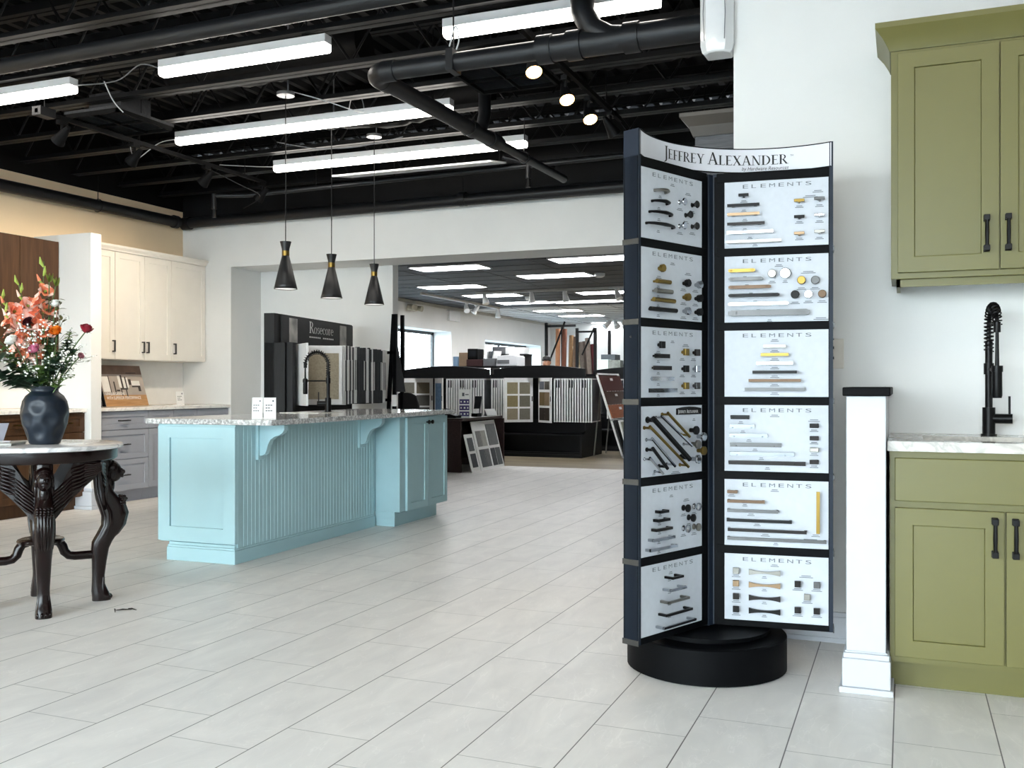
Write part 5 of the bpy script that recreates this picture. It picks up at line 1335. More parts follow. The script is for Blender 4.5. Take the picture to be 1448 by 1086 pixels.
# ================================================================== CARPET DISPLAY BEHIND THE ISLAND
RZ = math.radians(9.4)
ro = thing('carpet_display', 'black carpet sample display with white lettered header beside the recess wall', 'display stand', (-5.16, 7.12, 0), RZ)
RM = wm(ro)      # local y runs along the display, local x out of its front
DARKW = wood('black stained wood', (13, 13, 14), (24, 24, 26), 'Z', 2, .5)
def rb(): return MB(RM)
rb().box(-.10, 0.0, 0, 1.80, 0, 1.76).build('back_panel', DARKW, ro)
rb().box(-.10, .10, .0, .115, 0, 1.5).build('side_panel', DARKW, ro, bevel=.003); rb().box(.10, .16, .03, .10, .0, 1.5).build('side_panel', DARKW, ro, bevel=.003)
hd = rb().box(0, .012, .12, 1.79, 1.50, 1.75).build('header', mat('black header board', (30, 30, 32), .5, var=.3, scale=6), ro)
m = rb(); fo = RM @ V((.0135, .70, 1.62)); fu = RM.to_3x3() @ V((0, 1, 0))
m2 = MB(); put_serif(m2, [('R', 1.25), ('o', 1), ('s', 1), ('e', 1), ('c', 1), ('o', 1), ('r', 1), ('e', 1)], lambda x, y: fo + fu * (x * 1.15) + UZ * y, .088, .02); m2.build('lettering', PAPER, hd)
m2 = MB()
for k in range(13):
    if k != 6: m2.quad(*[fo + fu * (.045 * k + a) + UZ * (-.045 + b) for a, b in ((0, 0), (.035, 0), (.035, .014), (0, .014))])
m2.build('small_lettering', PAPER, hd)
for y, mm in ((.27, 'a'), (1.44, 'b')):
    q = rb(); q.box(.012, .0135, y, y + .17, 1.515, 1.735); q.build('photo_strip', mat('printed interior photo', (176, 174, 170), .4, var=.45, scale=9), hd)
rb().box(0, .45, .1, 1.80, .70, .78).box(0, .5, .1, 1.8, .0, .12).build('shelf', DARKW, ro)
rb().cyl((.05, .12, 1.49), (.05, 1.79, 1.49), .012, n=8).build('rail', BLK, ro)
WHB = mat('white sample back', (222, 222, 222), .5); DKB = mat('black sample edge', (34, 36, 40), .5, var=.2); TANC = mat('tan carpet', (168, 158, 138), .9, var=.15, scale=60, bump=.4, bscale=300)
def rpage(y0, y1, x1=.52, m=WHB, z0=.94, z1=1.49):
    q = MB(RM); a = V((.03, y0, z0)); d = V((x1 - .03, y1 - y0, 0)); s = V((-d.y, d.x, 0)).normalized() * .02
    q.ob(a, d, s, (0, 0, z1 - z0)); return q.build('sample_page', m, ro, bevel=.002), a, d
o2, a, d = rpage(.293, -.06, .33)
o2, a, d = rpage(.45, .60, .39)
nrm = V((d.y, -d.x, 0)).normalized() * .002
q = MB(RM); q.ob(a + d * .08 + V((0, 0, .05)) + nrm * 0, d * .84, nrm, (0, 0, .43)); q.build('carpet_swatch', TANC, o2)
q = MB(RM); q.ob(a + d * .08 + V((0, 0, .40)) + nrm, d * .14, nrm, (0, 0, .09)); q.build('swatch_label', INK, o2)
rnd = random.Random(3)
for k in range(29):
    y = .60 + k * .0395
    o2, a, d = rpage(y, y + .035, .39, WHB if rnd.random() < .5 else DKB, .94 + rnd.uniform(-.006, .006), 1.49 + rnd.uniform(-.012, .008))
    if rnd.random() < .75:
        e = a + d; t_ = V((-d.y, d.x, 0)).normalized()
        q = MB(RM); dk = rnd.random() < .6
        q.ob(e + t_ * .002 + V((0, 0, .13)), t_ * .016, d.normalized() * .003, (0, 0, .29)); q.build('edge_label', DKB if dk else PAPER, o2)
# easel frame leaning at the end of the recess wall
ea = thing('folded_easel', 'tall thin dark easel leaning at the end of the recess wall', 'easel', (-5.0, 8.98, 0))
q = MB()
for x0, x1, y in ((-5.10, -4.985, 8.95), (-4.99, -4.965, 8.95), (-4.985, -4.975, 9.12)): q.ob((x0 - .02, y, 0), (.035, 0, 0), (0, .03, 0), (x1 - x0, 0, 1.87))
q.ob((-5.1, 8.95, .95), (.12, 0, 0), (0, .02, 0), (0, 0, .03)).ob((-5.06, 8.95, 1.45), (.1, 0, 0), (0, .02, 0), (0, 0, .03))
q.build('frame', BLK, ea)
MB().prism([(0, 1.05), (.10, 1.05), (.0, 1.62)], (-4.955, 8.96, 0), (1, .1, 0), UZ, (0, .012, 0)).build('flap', mat('black cloth', (22, 22, 24), .8), ea)
q = MB(); q.box(-4.99, -4.93, 8.92, 8.945, .90, 1.02); q.build('white_sample', PAPER, ea)
# office chair behind
oc = thing('office_chair', 'black round backed chair behind the far end of the island', 'chair', (-5.62, 10.35, 0))
BC = mat('black chair fabric', (14, 14, 15), .8, var=.2)
MB().loft([[V((-5.62 + a * k, 10.35 + yy, 1.03 - .42 + b)) for a, b in ((-.15, 0), (.15, 0), (.19, .1), (.19, .26), (.15, .38), (.06, .42), (-.06, .42), (-.15, .38), (-.19, .26), (-.19, .1))] for yy, k in ((0, .9), (.02, 1), (.05, 1), (.07, .9))]).build('backrest', BC, oc, smooth=True, angle=60, bevel=.01)
MB().box(-5.85, -5.39, 9.88, 10.33, .42, .50).build('seat', BC, oc, bevel=.02)
q = MB().cyl((-5.62, 10.1, .08), (-5.62, 10.1, .42), .03, n=10)
for k in range(5): a = k * 1.2566; q.cyl((-5.62, 10.1, .09), (-5.62 + .28 * math.cos(a), 10.1 + .28 * math.sin(a), .06), .018, n=8); q.ell((-5.62 + .28 * math.cos(a), 10.1 + .28 * math.sin(a), .03), .03, 8, 6)
q.box(-5.65, -5.59, 10.2, 10.38, .44, .47).box(-5.65, -5.59, 10.36, 10.39, .44, .75)
q.build('base', BLK, oc)
# dark desk with things on it
dk_ = thing('dark_desk', 'dark brown desk with sample boards leaning against its open side', 'desk', (-5.7, 11.85, 0))
DW = wood('dark espresso wood', (36, 24, 24), (54, 38, 36), 'Y', 2, .35)
MB().box(-6.15, -5.22, 11.18, 12.5, .66, .695).build('top', DW, dk_, bevel=.003)
MB().box(-6.1, -5.26, 11.2, 11.235, 0, .66).build('side_panel', DW, dk_); MB().box(-6.1, -5.18, 12.43, 12.465, 0, .66).build('side_panel', DW, dk_); MB().box(-5.75, -5.72, 11.235, 12.43, .1, .66).build('back_panel', DW, dk_)
SW = [mat('grey flooring swatch %d' % k, c, .6, var=.12, scale=20) for k, c in enumerate(((88, 92, 94), (110, 112, 112), (132, 132, 128), (168, 166, 158), (60, 64, 68)))]
def sample_board(label, p, L, Hh, lean, cells, seed):
    t = thing('sample_board', label, 'sample board', p, 0, 'boards leaning on the desk'); o = V(p); v = V((-lean, 0, 1)).normalized(); u = V((0, 1, 0)); n = V((1, 0, lean)).normalized()
    MB().ob(o, u * L, v * Hh, -n * .012).build('board', PAPER, t)
    for i, (a, b, c, d) in enumerate(cells):
        MB().ob(o + u * (a * L) + v * (b * Hh), u * ((c - a) * L), v * ((d - b) * Hh), n * .006).build('swatch', SW[(i + seed) % 5], t)
sample_board('tall white board with grey floor swatches leaning on the dark desk', (-5.12, 11.55, 0), .78, .66, .25, ((.08, .06, .27, .42), (.29, .06, .47, .42), (.08, .48, .25, .80), (.27, .48, .47, .80), (.55, .06, .73, .42), (.76, .06, .95, .42), (.55, .48, .95, .92)), 0)
sample_board('narrow white board with dark swatches by the near desk panel', (-5.12, 11.26, 0), .26, .50, .25, ((.2, .12, .8, .48), (.2, .55, .8, .9)), 4)
sg2 = thing('counter_sign', 'white upright sign with purple rows standing on the dark desk', 'sign', (-5.36, 11.55, .695))
so = V((-5.42, 11.48, .696)); su = V((.92, .39, 0)); sn = V((.39, -.92, 0)); sv = V((0, 0, 1)) - sn * .06
MB().ob(so, su * .15, sv * .37, -sn * .006).build('card', PAPER, sg2)
for k in range(3):
    q = MB(); q.ob(so + su * .01 + sv * (.015 + .08 * k), su * .13, sv * .065, sn * .002); pr2 = q.build('purple_row', mat('purple print', (62, 52, 110), .5), sg2)
    q = MB()
    for j, w_ in ((.025, .014), (.068, .02), (.112, .014)): q.ob(so + su * j + sv * (.037 + .08 * k) + sn * .002, su * w_, sv * .02, sn * .001)
    q.build('icons', PAPER, pr2)
q = MB(); q.ob(so + su * .045 + sv * .28, su * .03, sv * .045, sn * .001).ob(so + su * .085 + sv * .295, su * .045, sv * .012, sn * .001); q.build('emblem', INKG, sg2)
q = thing('desk_phone', 'black desk phone beside the purple sign', 'phone', (-5.45, 11.3, .695)); MB().prism([(0, 0), (.2, 0), (.2, .03), (0, .08)], (-5.56, 11.26, .696), (1, 0, 0), UZ, (0, .18, 0)).build('body', BLK, q, bevel=.006); MB().tube([(-5.55, 11.25, .79), (-5.50, 11.25, .81), (-5.44, 11.25, .80), (-5.38, 11.25, .76)], [.02, .015, .015, .02], 10).build('handset', BLKG, q, smooth=True)
q = thing('card_holder', 'small clear card holder with white cards on the dark desk', 'card holder', (-5.36, 11.95, .695)); MB().box(-5.40, -5.36, 11.9, 12.0, .696, .80).build('cards', PAPER, q); MB().box(-5.42, -5.33, 11.88, 12.02, .696, .74).build('tray', BLK, q)
for k in range(5):
    o = MB().ob((-5.42 - .012 * k, 12.14 + .03 * k, .697), (-.10, .004, 0), (0, .012, 0), (-.02, .13, .27)); tag(o.build('sample_binder', [DKB, WHB][k % 2], bevel=.002), ['black binder, first of the leaning row on the desk', 'white binder, second of the leaning row on the desk', 'black binder, middle of the leaning row on the desk', 'white binder, fourth of the leaning row on the desk', 'black binder, last of the leaning row on the desk'][k], 'binder', 'binders leaning on the desk')
q = thing('tablet', 'small tablet on a stand at the far end of the dark desk', 'tablet', (-5.3, 12.38, .695)); MB().ob((-5.36, 12.28, .70), (.10, .12, 0), (-.05, .03, .09), (-.006, .004, -.004)).build('screen', PAPER, q); MB().ob((-5.40, 12.30, .696), (.12, .10, 0), (-.04, .05, 0), (0, 0, .012)).build('foot', BLK, q)

# ================================================================== FAR FLOORING DISPLAYS
FRAMEW = mat('white page frame', (244, 244, 243), .5); PGREY = mat('grey page face', (92, 95, 100), .6, var=.2, scale=8)
BLACKL = mat('black laminate', (15, 15, 17), .45, var=.12, spec=.25); BLUEC = mat('blue carpet', (98, 130, 164), .9, var=.25, scale=30)
OLIVE = [mat('olive carpet %d' % k, c, .9, var=.08, scale=40) for k, c in enumerate(((150, 140, 110), (128, 122, 104), (140, 128, 92), (110, 106, 92), (148, 138, 116), (116, 112, 100)))]
GREYT = [mat('grey carpet %d' % k, c, .9, var=.1, scale=40) for k, c in enumerate(((120, 118, 108), (112, 104, 88), (60, 62, 60), (84, 84, 80), (50, 52, 52), (66, 66, 64)))]
WOODT = [wood('wood plank %d' % k, a, b, 'Z', 2) for k, (a, b) in enumerate((((98, 82, 52), (120, 100, 66)), ((116, 98, 76), (140, 120, 94)), ((34, 28, 22), (52, 44, 36)), ((40, 34, 28), (60, 52, 42))))]
def rack_display(label, x0, x1, pages, opens, dy=0):
    t = thing('flooring_display', label, 'display rack', ((x0 + x1) / 2, 14.6, 0), 0, 'flooring sample displays'); w = x1 - x0
    MB().box(x0 + .02, x1 - .02, 14.10, 15.17, 0, .05).box(x0, x1, 14.12, 14.14, .05, .08).box(x0 + .02, x1 - .02, 14.6, 14.63, .05, .56).box(x0 + .02, x1 - .02, 14.12, 14.62, .33, .355).build('base', BLACKL, t)
    for x in (x0, x1 - .03): MB().prism([(14.10, 0), (15.17, 0), (15.17, .62), (14.30, .62), (14.30, .40), (14.22, .36), (14.10, .355)], (x, 0, 0), (0, 1, 0), UZ, (.03, 0, 0)).build('side_panel', BLACKL, t)
    MB().box(x0, x1, 14.85, 14.92, .3, 1.3).build('back_panel', BLACKL, t)
    arch = [(0, 0)] + [(w * k / 16, .135 + .06 * math.sin(PI * k / 16)) for k in range(17)] + [(w, 0)]
    MB().prism(arch, (x0, 14.28, 1.24), (1, 0, 0), UZ, (0, .05, 0)).build('arched_header', BLACKL, t, bevel=.004)
    MB().box(x0 - .03, x1 + .03, 14.26, 14.95, 1.235, 1.262).build('top_shelf', BLACKL, t)
    for a, b, n in pages:
        for k in range(n):
            x = a + (b - a) * k / max(1, n - 1)
            p = MB(); dx = -.05
            p.ob((x, 14.18, .545), (dx, .62, 0), (.019, .002, 0), (0, 0, .68)); pg = p.build('sample_page', FRAMEW, t)
            p = MB(); p.ob((x + .0195 + dx * .04, 14.19 + .02, .565), (dx * .9, .56, 0), (.001, 0, 0), (0, 0, .64)); p.build('page_face', PGREY, pg)
            if k % 5 in (1, 2): MB().ob((x - .001, 14.178, 1.08), (.014, 0, 0), (0, .004, 0), (0, 0, .12)).build('page_tab', INK, pg)
    for (ax, ay), (bx, by), cells, mats in opens:
        o = V((ax, ay, .535)); u = V((bx - ax, by - ay, 0)); n = V((u.y, -u.x, 0)).normalized()
        pg = MB().ob(o, u, UZ * .70, -n * .018).build('open_page', FRAMEW, t)
        for i, (a, b, c, d) in enumerate(cells):
            MB().ob(o + u * a + UZ * (.70 * b), u * (c - a), UZ * (.70 * (d - b)), n * .004).build('swatch', mats[i % len(mats)], pg)
        MB().ob(o + u * .955 + UZ * .33, u * .03, UZ * .08, n * .006).build('grip', INK, pg)
    t.location.y += dy
C6 = ((.10, .64, .47, .90), (.53, .64, .90, .90), (.10, .35, .47, .60), (.53, .35, .90, .60), (.10, .06, .47, .31), (.53, .06, .90, .31))
rack_display('left black flooring display with a blue carpet page', -7.76, -6.2, [(-6.92, -6.27, 16)], [((-7.78, 14.12), (-7.28, 14.42), C6, GREYT), ((-7.24, 14.40), (-6.95, 14.10), ((.12, .05, .88, .88),), [BLUEC])])
rack_display('middle black flooring display with an olive carpet page', -6.12, -4.58, [(-6.12, -5.88, 7), (-5.06, -4.46, 15)], [((-5.84, 14.05), (-5.46, 14.32), C6, OLIVE), ((-5.36, 14.30), (-5.06, 14.05), ((.10, .74, .46, .92), (.5, .74, .88, .92), (.10, .38, .48, .68), (.5, .38, .88, .68), (.10, .05, .48, .33), (.5, .05, .88, .33)), [INKG, NICKEL] + WOODT)])
rack_display('right black flooring display half hidden by the hardware tower', -5.0, -3.45, [(-4.72, -3.8, 21)], [], 1.75)
# A-frame with wood planks
af = thing('plank_easel', 'white A-frame easel holding red brown wood samples', 'easel', (-4.3, 15.0, 0))
ru = V((.43, 0, -1.31))
q = MB()
for y in (14.38, 15.58): q.ob((-4.45, y, 1.31), (.03, 0, 0), (0, .03, 0), ru)
for f in (.0, .55, .97): q.ob(V((-4.45, 14.38, 1.31)) + ru * f, (.03, 0, 0), (0, 1.23, 0), ru * .02)
q.build('frame', FRAMEW, af)
q = MB()
for y in (14.6, 15.25): q.ob((-4.43, y, 1.2), (.02, 0, 0), (0, .02, 0), (-.12, 0, -1.2))
q.build('rear_leg', NICKEL, af)
for k, (a, b, c0, c1) in enumerate(((.03, .22, (66, 30, 26), (84, 40, 34)), (.22, .38, (58, 36, 26), (76, 48, 34)), (.38, .54, (138, 76, 44), (164, 96, 58)))):
    MB().ob(V((-4.44, 14.42, 1.31)) + ru * a, (.035, 0, 0), (0, 1.15, 0), ru * (b - a - .004)).build('wood_sample', wood('stained plank %d' % k, c0, c1, 'Y', 2), af)
    MB().ob(V((-4.40, 14.92, 1.31)) + ru * (a + .03), (.004, 0, 0), (0, .14, 0), ru * .03).build('label', PAPER, af)
lb_ = thing('framed_board', 'pale green grey board in a white frame at the foot of the plank easel', 'sample board', (-3.95, 15, 0))
q = MB(); o = V((-3.89, 14.36, 0)); v = V((-.17, 0, .58)); u = V((0, 1.15, 0)); n = V((.58, 0, .17)).normalized()
q.ob(o, u, v, -n * .02); q.build('frame', FRAMEW, lb_); MB().ob(o + u * .05 + v * .05, u * .9, v * .9, n * .004).build('panel', mat('sage grey panel', (150, 150, 132), .6, var=.05), lb_); MB().ob(o + u * .45 + v * .5, u * .12, v * .12, n * .008).build('label', PAPER, lb_)
tag(MB().ob((-3.955, 14.34, 0), (0, 1.15, 0), (-.17, 0, .58), (-.02, 0, 0)).build('black_panel', INK), 'black panel leaning behind the pale green grey board', 'panel')
# boxes, printer and samples in front of the second window
def box_(name, label, cat, x0, x1, y0, y1, z0, z1, m, group=None): tag(MB().box(x0, x1, y0, y1, z0, z1).build(name, m, bevel=.006), label, cat, group)
CARD = mat('brown cardboard', (150, 128, 104), .8, var=.08); GREYB = mat('grey box', (108, 110, 112), .6, var=.1)
sh = thing('storage_shelf', 'black storage shelf behind the flooring displays', 'shelf', (-7.0, 16.1, 0))
MB().box(-7.65, -6.3, 15.85, 16.35, 1.43, 1.46).box(-7.65, -6.3, 15.85, 16.35, .8, .83).build('shelf_board', BLACKL, sh)
for x, y in ((-7.65, 15.85), (-6.34, 15.85), (-7.65, 16.31), (-6.34, 16.31)): MB().box(x, x + .04, y, y + .04, 0, 1.43).build('leg', BLACKL, sh)
box_('plastic_bin', 'translucent blue bin at the left end of the storage shelf', 'bin', -7.62, -7.52, 15.9, 16.2, 1.46, 1.64, mat('blue plastic', (150, 184, 216), .4))
box_('cardboard_box', 'brown open box beside the blue bin', 'box', -7.50, -7.34, 15.9, 16.2, 1.46, 1.71, CARD)
box_('wood_crate', 'dark red crate carrying the black machine', 'crate', -7.36, -7.04, 15.9, 16.25, 1.46, 1.585, mat('dark red wood', (62, 36, 36), .6))
pr_ = thing('label_printer', 'black label machine standing on the dark red crate', 'printer', (-7.24, 16.0, 1.585)); MB().box(-7.34, -7.14, 15.92, 16.2, 1.585, 1.78).build('body', BLKG, pr_, bevel=.01); MB().box(-7.31, -7.17, 15.915, 15.921, 1.64, 1.75).build('screen', mat('dark glass', (40, 42, 46), .2), pr_)
box_('document_tray', 'grey tray of folders in the middle of the storage shelf', 'tray', -7.02, -6.80, 15.9, 16.25, 1.46, 1.60, GREYB)
for k in range(4): tag(MB().ob((-7.0 + .045 * k, 15.95, 1.603), (.02, 0, 0), (.06, .18, 0), (.03, 0, .13)).build('folder', [PAPER, GREYB, INKG, PAPER][k]), ['white folder at the left of the tray on the storage shelf', 'grey folder second in the tray on the storage shelf', 'dark folder third in the tray on the storage shelf', 'white folder at the right of the tray on the storage shelf'][k], 'folder', 'folders in the tray')
bn = thing('storage_rack', 'upper grey rack board carrying the long boxes', 'shelf', (-6.75, 16.3, 1.46))
MB().box(-7.08, -6.38, 16.37, 16.7, 1.66, 1.69).build('shelf_board', BLACKL, bn)
for x in (-7.08, -6.42): MB().box(x, x + .03, 16.37, 16.7, 0, 1.66).build('leg', BLACKL, bn)
box_('long_box', 'long grey and white box on the upper rack', 'box', -7.06, -6.80, 16.39, 16.66, 1.69, 1.83, GREYB)
box_('long_box', 'white long box beside the grey one on the upper rack', 'box', -6.79, -6.42, 16.39, 16.66, 1.69, 1.81, PAPER)
op = thing('office_printer', 'white office printer at the right end of the storage shelf', 'printer', (-6.55, 16.05, 1.46))
MB().prism([(0, 0), (.42, 0), (.42, .17), (.3, .20), (.03, .18)], (-6.76, 15.87, 1.462), (1, 0, 0), UZ, (0, .36, 0)).build('body', FIXW, op, bevel=.01)
MB().box(-6.73, -6.50, 15.865, 15.872, 1.50, 1.57).build('grille', GREYB, op); MB().ob((-6.6, 16.1, 1.66), (.2, 0, 0), (0, .02, .12), (0, .01, 0)).build('paper_feed', PAPER, op)
# carpet roll rack against the far wall
rk = thing('roll_rack', 'tall black steel rack full of leaning carpet rolls', 'rack', (-8.1, 24, 0))
for x, y, h in ((-8.78, 23.9, 2.76), (-8.78, 25.2, 2.76), (-7.93, 23.9, 2.6), (-7.44, 23.9, 2.6), (-7.44, 25.2, 2.6)): MB().box(x, x + .07, y, y + .07, 0, h).build('post', BLKG, rk)
q = MB(); q.box(-8.78, -7.93, 23.9, 23.95, 2.64, 2.70).box(-7.93, -7.37, 23.9, 23.95, 2.48, 2.53).cyl((-8.75, 23.9, 1.5), (-8.22, 23.9, 2.78), .025, n=8).cyl((-7.42, 23.9, 2.6), (-7.75, 23.9, 1.9), .025, n=8).box(-8.78, -7.37, 23.9, 25.2, .15, .2); q.build('brace', BLKG, rk)
RC = [mat('carpet roll %d' % k, c, .9, var=.15, scale=15) for k, c in enumerate(((150, 104, 74), (96, 56, 40), (120, 92, 62), (196, 182, 156), (92, 84, 78), (70, 60, 54), (112, 100, 92), (78, 26, 30), (216, 206, 186), (84, 66, 50)))]
RL = ['tan carpet roll at the left of the roll rack', 'red brown carpet roll behind the brace of the roll rack', 'brown roll right of the red brown one', 'cream roll leaning in the middle of the rack', 'grey brown roll leaning right of the cream roll', 'dark brown roll leaning in the rack', 'taupe roll leaning near the right post', 'dark red roll at the right end of the rack', 'pale roll leaning lowest in the rack', 'umber roll beside the middle post']
RXs = ((-8.52, -8.62, 2.62), (-8.40, -8.46, 2.62), (-8.24, -8.30, 2.45), (-7.80, -8.14, 2.15), (-7.70, -8.02, 2.26), (-7.60, -7.95, 2.28), (-7.50, -7.80, 2.36), (-7.44, -7.68, 2.20), (-7.72, -8.16, 2.05), (-8.06, -8.12, 2.4))
for k, (xb, xt, zt) in enumerate(RXs):
    yb = 24.15 + .09 * (k % 3); tag(MB().cyl((xb, yb, .21), (xt, yb + .35, zt), .065, n=14).build('carpet_roll', RC[k], smooth=True), RL[k], 'carpet roll', 'rolls in the steel rack')
box_('storage_box', 'dark grey box stacked high at the far right', 'box', -7.36, -6.98, 24.3, 24.8, 1.66, 1.92, mat('slate box', (84, 92, 98), .6, var=.15)); box_('storage_box', 'white screen-like box at the far right', 'box', -7.36, -7.06, 23.95, 24.25, 1.50, 1.78, mat('pale aqua print', (214, 232, 228), .5)); box_('storage_box', 'grey box right of the white box in the far corner', 'box', -7.05, -6.74, 23.95, 24.25, 1.50, 1.76, mat('grey green print', (120, 126, 122), .6, var=.3))
sh2 = thing('far_cabinet', 'black low cabinet under the stacked far boxes', 'cabinet', (-7.0, 24.3, 0)); MB().box(-7.36, -6.4, 23.93, 24.85, .05, 1.5).build('body', BLACKL, sh2); MB().box(-7.3, -6.45, 24.3, 24.82, 1.5, 1.66).build('top_box', BLACKL, sh2)
# far ceiling fittings
TF = [(-7.32, 13.6, 1.22), (-8.6, 16.3, 1.25), (-6.15, 15.25, 1.25), (-8.55, 18.2, 1.2), (-6.15, 18.45, 1.2), (-8.6, 20.1, 1.25), (-7.35, 20.3, 1.6), (-8.65, 22.6, 1.2), (-8.65, 24.5, 1.2), (-8.7, 27.6, .9), (-6.15, 22.6, 1.2), (-4.9, 13.4, 1.2), (-4.0, 16.8, 1.2)]
TFL = ['ceiling light panel nearest to the header at the left', 'ceiling light panel just below the nearest left one', 'ceiling light panel right of the first two', 'ceiling light panel behind the white track heads', 'ceiling light panel by the tower edge, dark ceiling', 'ceiling light panel left end of the long lit row', 'ceiling light panel right end of the long lit row', 'first light panel in the pale ceiling', 'second light panel in the pale ceiling', 'last light panel in the pale ceiling near the rack', 'light panel in the pale ceiling behind the tower', 'ceiling light panel hidden above the opening', 'ceiling light panel hidden behind the tower']
for (x, y, w_), lb in zip(TF, TFL):
    t = thing('ceiling_light_panel', lb, 'ceiling light', (x, y, 2.97), 0, 'showroom ceiling lights'); d = .58
    if y > 27: d = .3
    MB().box(x, x + w_, y, y + .02, 2.98, 3.0).box(x, x + w_, y + d - .02, y + d, 2.98, 3.0).box(x, x + .02, y, y + d, 2.98, 3.0).box(x + w_ - .02, x + w_, y, y + d, 2.98, 3.0).build('frame', FIXW, t)
    MB().box(x + .02, x + w_ - .02, y + .02, y + d - .02, 2.985, 2.994).build('diffuser', TROFF, t)
t = thing('track_light', 'white track running along the window wall side of the showroom', 'track light', (-9.06, 17.5, 2.95), 0, 'white ceiling tracks'); MB().box(-9.08, -9.04, 17.4, 21.5, 2.95, 3.0).build('rail', TRACKW, t)
for y, a in ((19.6, (.4, -.6, -.7)), (20.1, (-.4, -.3, -.7)), (21.4, (.1, -.2, -1))): track_head(t, -9.06, y, 2.95, a, TRACKW, .065, L=.2)
t = thing('track_light', 'white track crossing the showroom with four heads', 'track light', (-6.2, 17.9, 2.95), 0, 'white ceiling tracks'); MB().box(-8.0, -4.4, 17.75, 17.79, 2.95, 3.0).build('rail', TRACKW, t)
for x, a in ((-7.8, (.3, -.2, -.9)), (-6.8, (0, .1, -1)), (-6.1, (.2, 0, -1)), (-5.05, (.4, -.3, -.8))): track_head(t, x, 17.77, 2.95, a, TRACKW, .065, L=.2)
t = thing('track_light', 'far cluster of three white spotlights in the pale ceiling', 'track light', (-7.4, 26.2, 2.95), 0, 'white ceiling tracks'); MB().box(-7.9, -6.9, 26.2, 26.24, 2.95, 3.0).build('rail', TRACKW, t)
for x, a in ((-7.75, (-.5, -.4, -.6)), (-7.5, (.4, -.4, -.7)), (-7.25, (.3, -.5, -.7))): track_head(t, x, 26.22, 2.95, a, TRACKW, .08, L=.25)
for x, y, lb in ((-4.75, 15.6, 'white round ceiling detector near the tower edge'), (-7.4, 19.2, 'white round ceiling detector between the track heads')): tag(MB().lathe([(.001, 2.93), (.05, 2.932), (.09, 2.95), (.095, 3.0), (.001, 3.0)], (x, y, 0), 20).build('smoke_detector', FIXW, smooth=True), lb, 'smoke detector', 'ceiling detectors')
t = thing('ceiling_speaker', 'white round lamp fitting close under the header soffit', 'ceiling lamp', (-5.6, 12.0, 3.0)); MB().lathe([(.001, 2.82), (.06, 2.83), (.08, 2.88), (.07, 2.95), (.04, 3.0), (.001, 3.0)], (-5.75, 12.0, 0), 20).build('shade', FIXW, t, smooth=True)
t = thing('emergency_light', 'twin headed emergency light at the top of the window wall', 'emergency light', (-10.0, 18.9, 2.8)); MB().box(-10.1, -10.0, 18.75, 19.05, 2.76, 2.9).build('box', mat('beige plastic', (170, 164, 146), .5), t, bevel=.01)
for y in (18.68, 19.12): MB().cyl((-10.04, y, 2.83), (-9.92, y, 2.81), .05, .065, 12).build('lamp_head', mat('beige plastic', (170, 164, 146), .5), t, smooth=True)
t = thing('exit_sign', 'pale exit sign box on the window wall between the windows', 'sign', (-10.0, 21.0, 2.7)); MB().box(-10.1, -10.03, 20.75, 21.35, 2.66, 2.9).build('box', FIXW, t, bevel=.008)
struct(MB().box(FX, FX + .015, YH2 + .12, YF, 2.93, 3.0).build('trim_ceiling_rail', mat('grey trim', (190, 188, 182), .6)))

# ================================================================== PERSON BEHIND THE DISPLAYS
pe = thing('person', 'person with short dark hair standing behind the middle display, only the upper face visible', 'person', (-6.18, 16.92, 0))
SK = mat('skin', (176, 126, 98), .55, var=.05); HAIR = mat('dark hair', (18, 15, 14), .6, var=.2, bump=.4, bscale=200); SHIRT = mat('dark shirt', (40, 44, 52), .8); TROU = mat('dark trousers', (34, 34, 38), .8)
def skin_fig(name, nodes, edges, m, parent, sub=2):
    me = bpy.data.meshes.new(name); me.from_pydata([n[0] for n in nodes], edges, []); o = bpy.data.objects.new(name, me); COL.objects.link(o); o.parent = parent
    o.modifiers.new('Skin', 'SKIN'); md = o.modifiers.new('Sub', 'SUBSURF'); md.levels = sub; md.render_levels = sub
    for i, n in enumerate(nodes):
        r = n[1]; o.data.skin_vertices[0].data[i].radius = r if isinstance(r, tuple) else (r, r)
    o.data.skin_vertices[0].data[0].use_root = True; me.materials.append(m)
    return o
N_ = [((0, 0, .93), (.15, .10)), ((0, 0, 1.10), (.135, .09)), ((0, 0, 1.28), (.15, .10)), ((0, 0, 1.38), (.11, .075)), ((0, -.01, 1.44), .05), ((0, -.015, 1.49), .05),
      ((.17, 0, 1.36), .055), ((.22, .02, 1.12), .043), ((.20, -.10, .92), .034), ((-.17, 0, 1.36), .055), ((-.22, .02, 1.12), .043), ((-.20, -.10, .92), .034),
      ((.09, 0, .86), .085), ((.095, .0, .48), .058), ((.10, .02, .08), .042), ((.10, -.13, .035), .035), ((-.09, 0, .86), .085), ((-.095, 0, .48), .058), ((-.10, .02, .08), .042), ((-.10, -.13, .035), .035)]
E_ = [(0, 1), (1, 2), (2, 3), (3, 4), (4, 5), (3, 6), (6, 7), (7, 8), (3, 9), (9, 10), (10, 11), (0, 12), (12, 13), (13, 14), (14, 15), (0, 16), (16, 17), (17, 18), (18, 19)]
skin_fig('body', N_, E_, SHIRT, pe)
hm = MB()
rows = ((1.435, .035, .04, -.03), (1.45, .05, .06, -.025), (1.475, .062, .078, -.015), (1.51, .07, .09, -.008), (1.55, .074, .096, 0), (1.59, .075, .097, .004), (1.625, .068, .088, .008), (1.648, .05, .062, .01), (1.658, .02, .025, .01))
hm.loft([[V((rx * math.sin(t), cy - ry * math.cos(t), z)) for t in [2 * PI * k / 20 for k in range(20)]] for z, rx, ry, cy in rows])
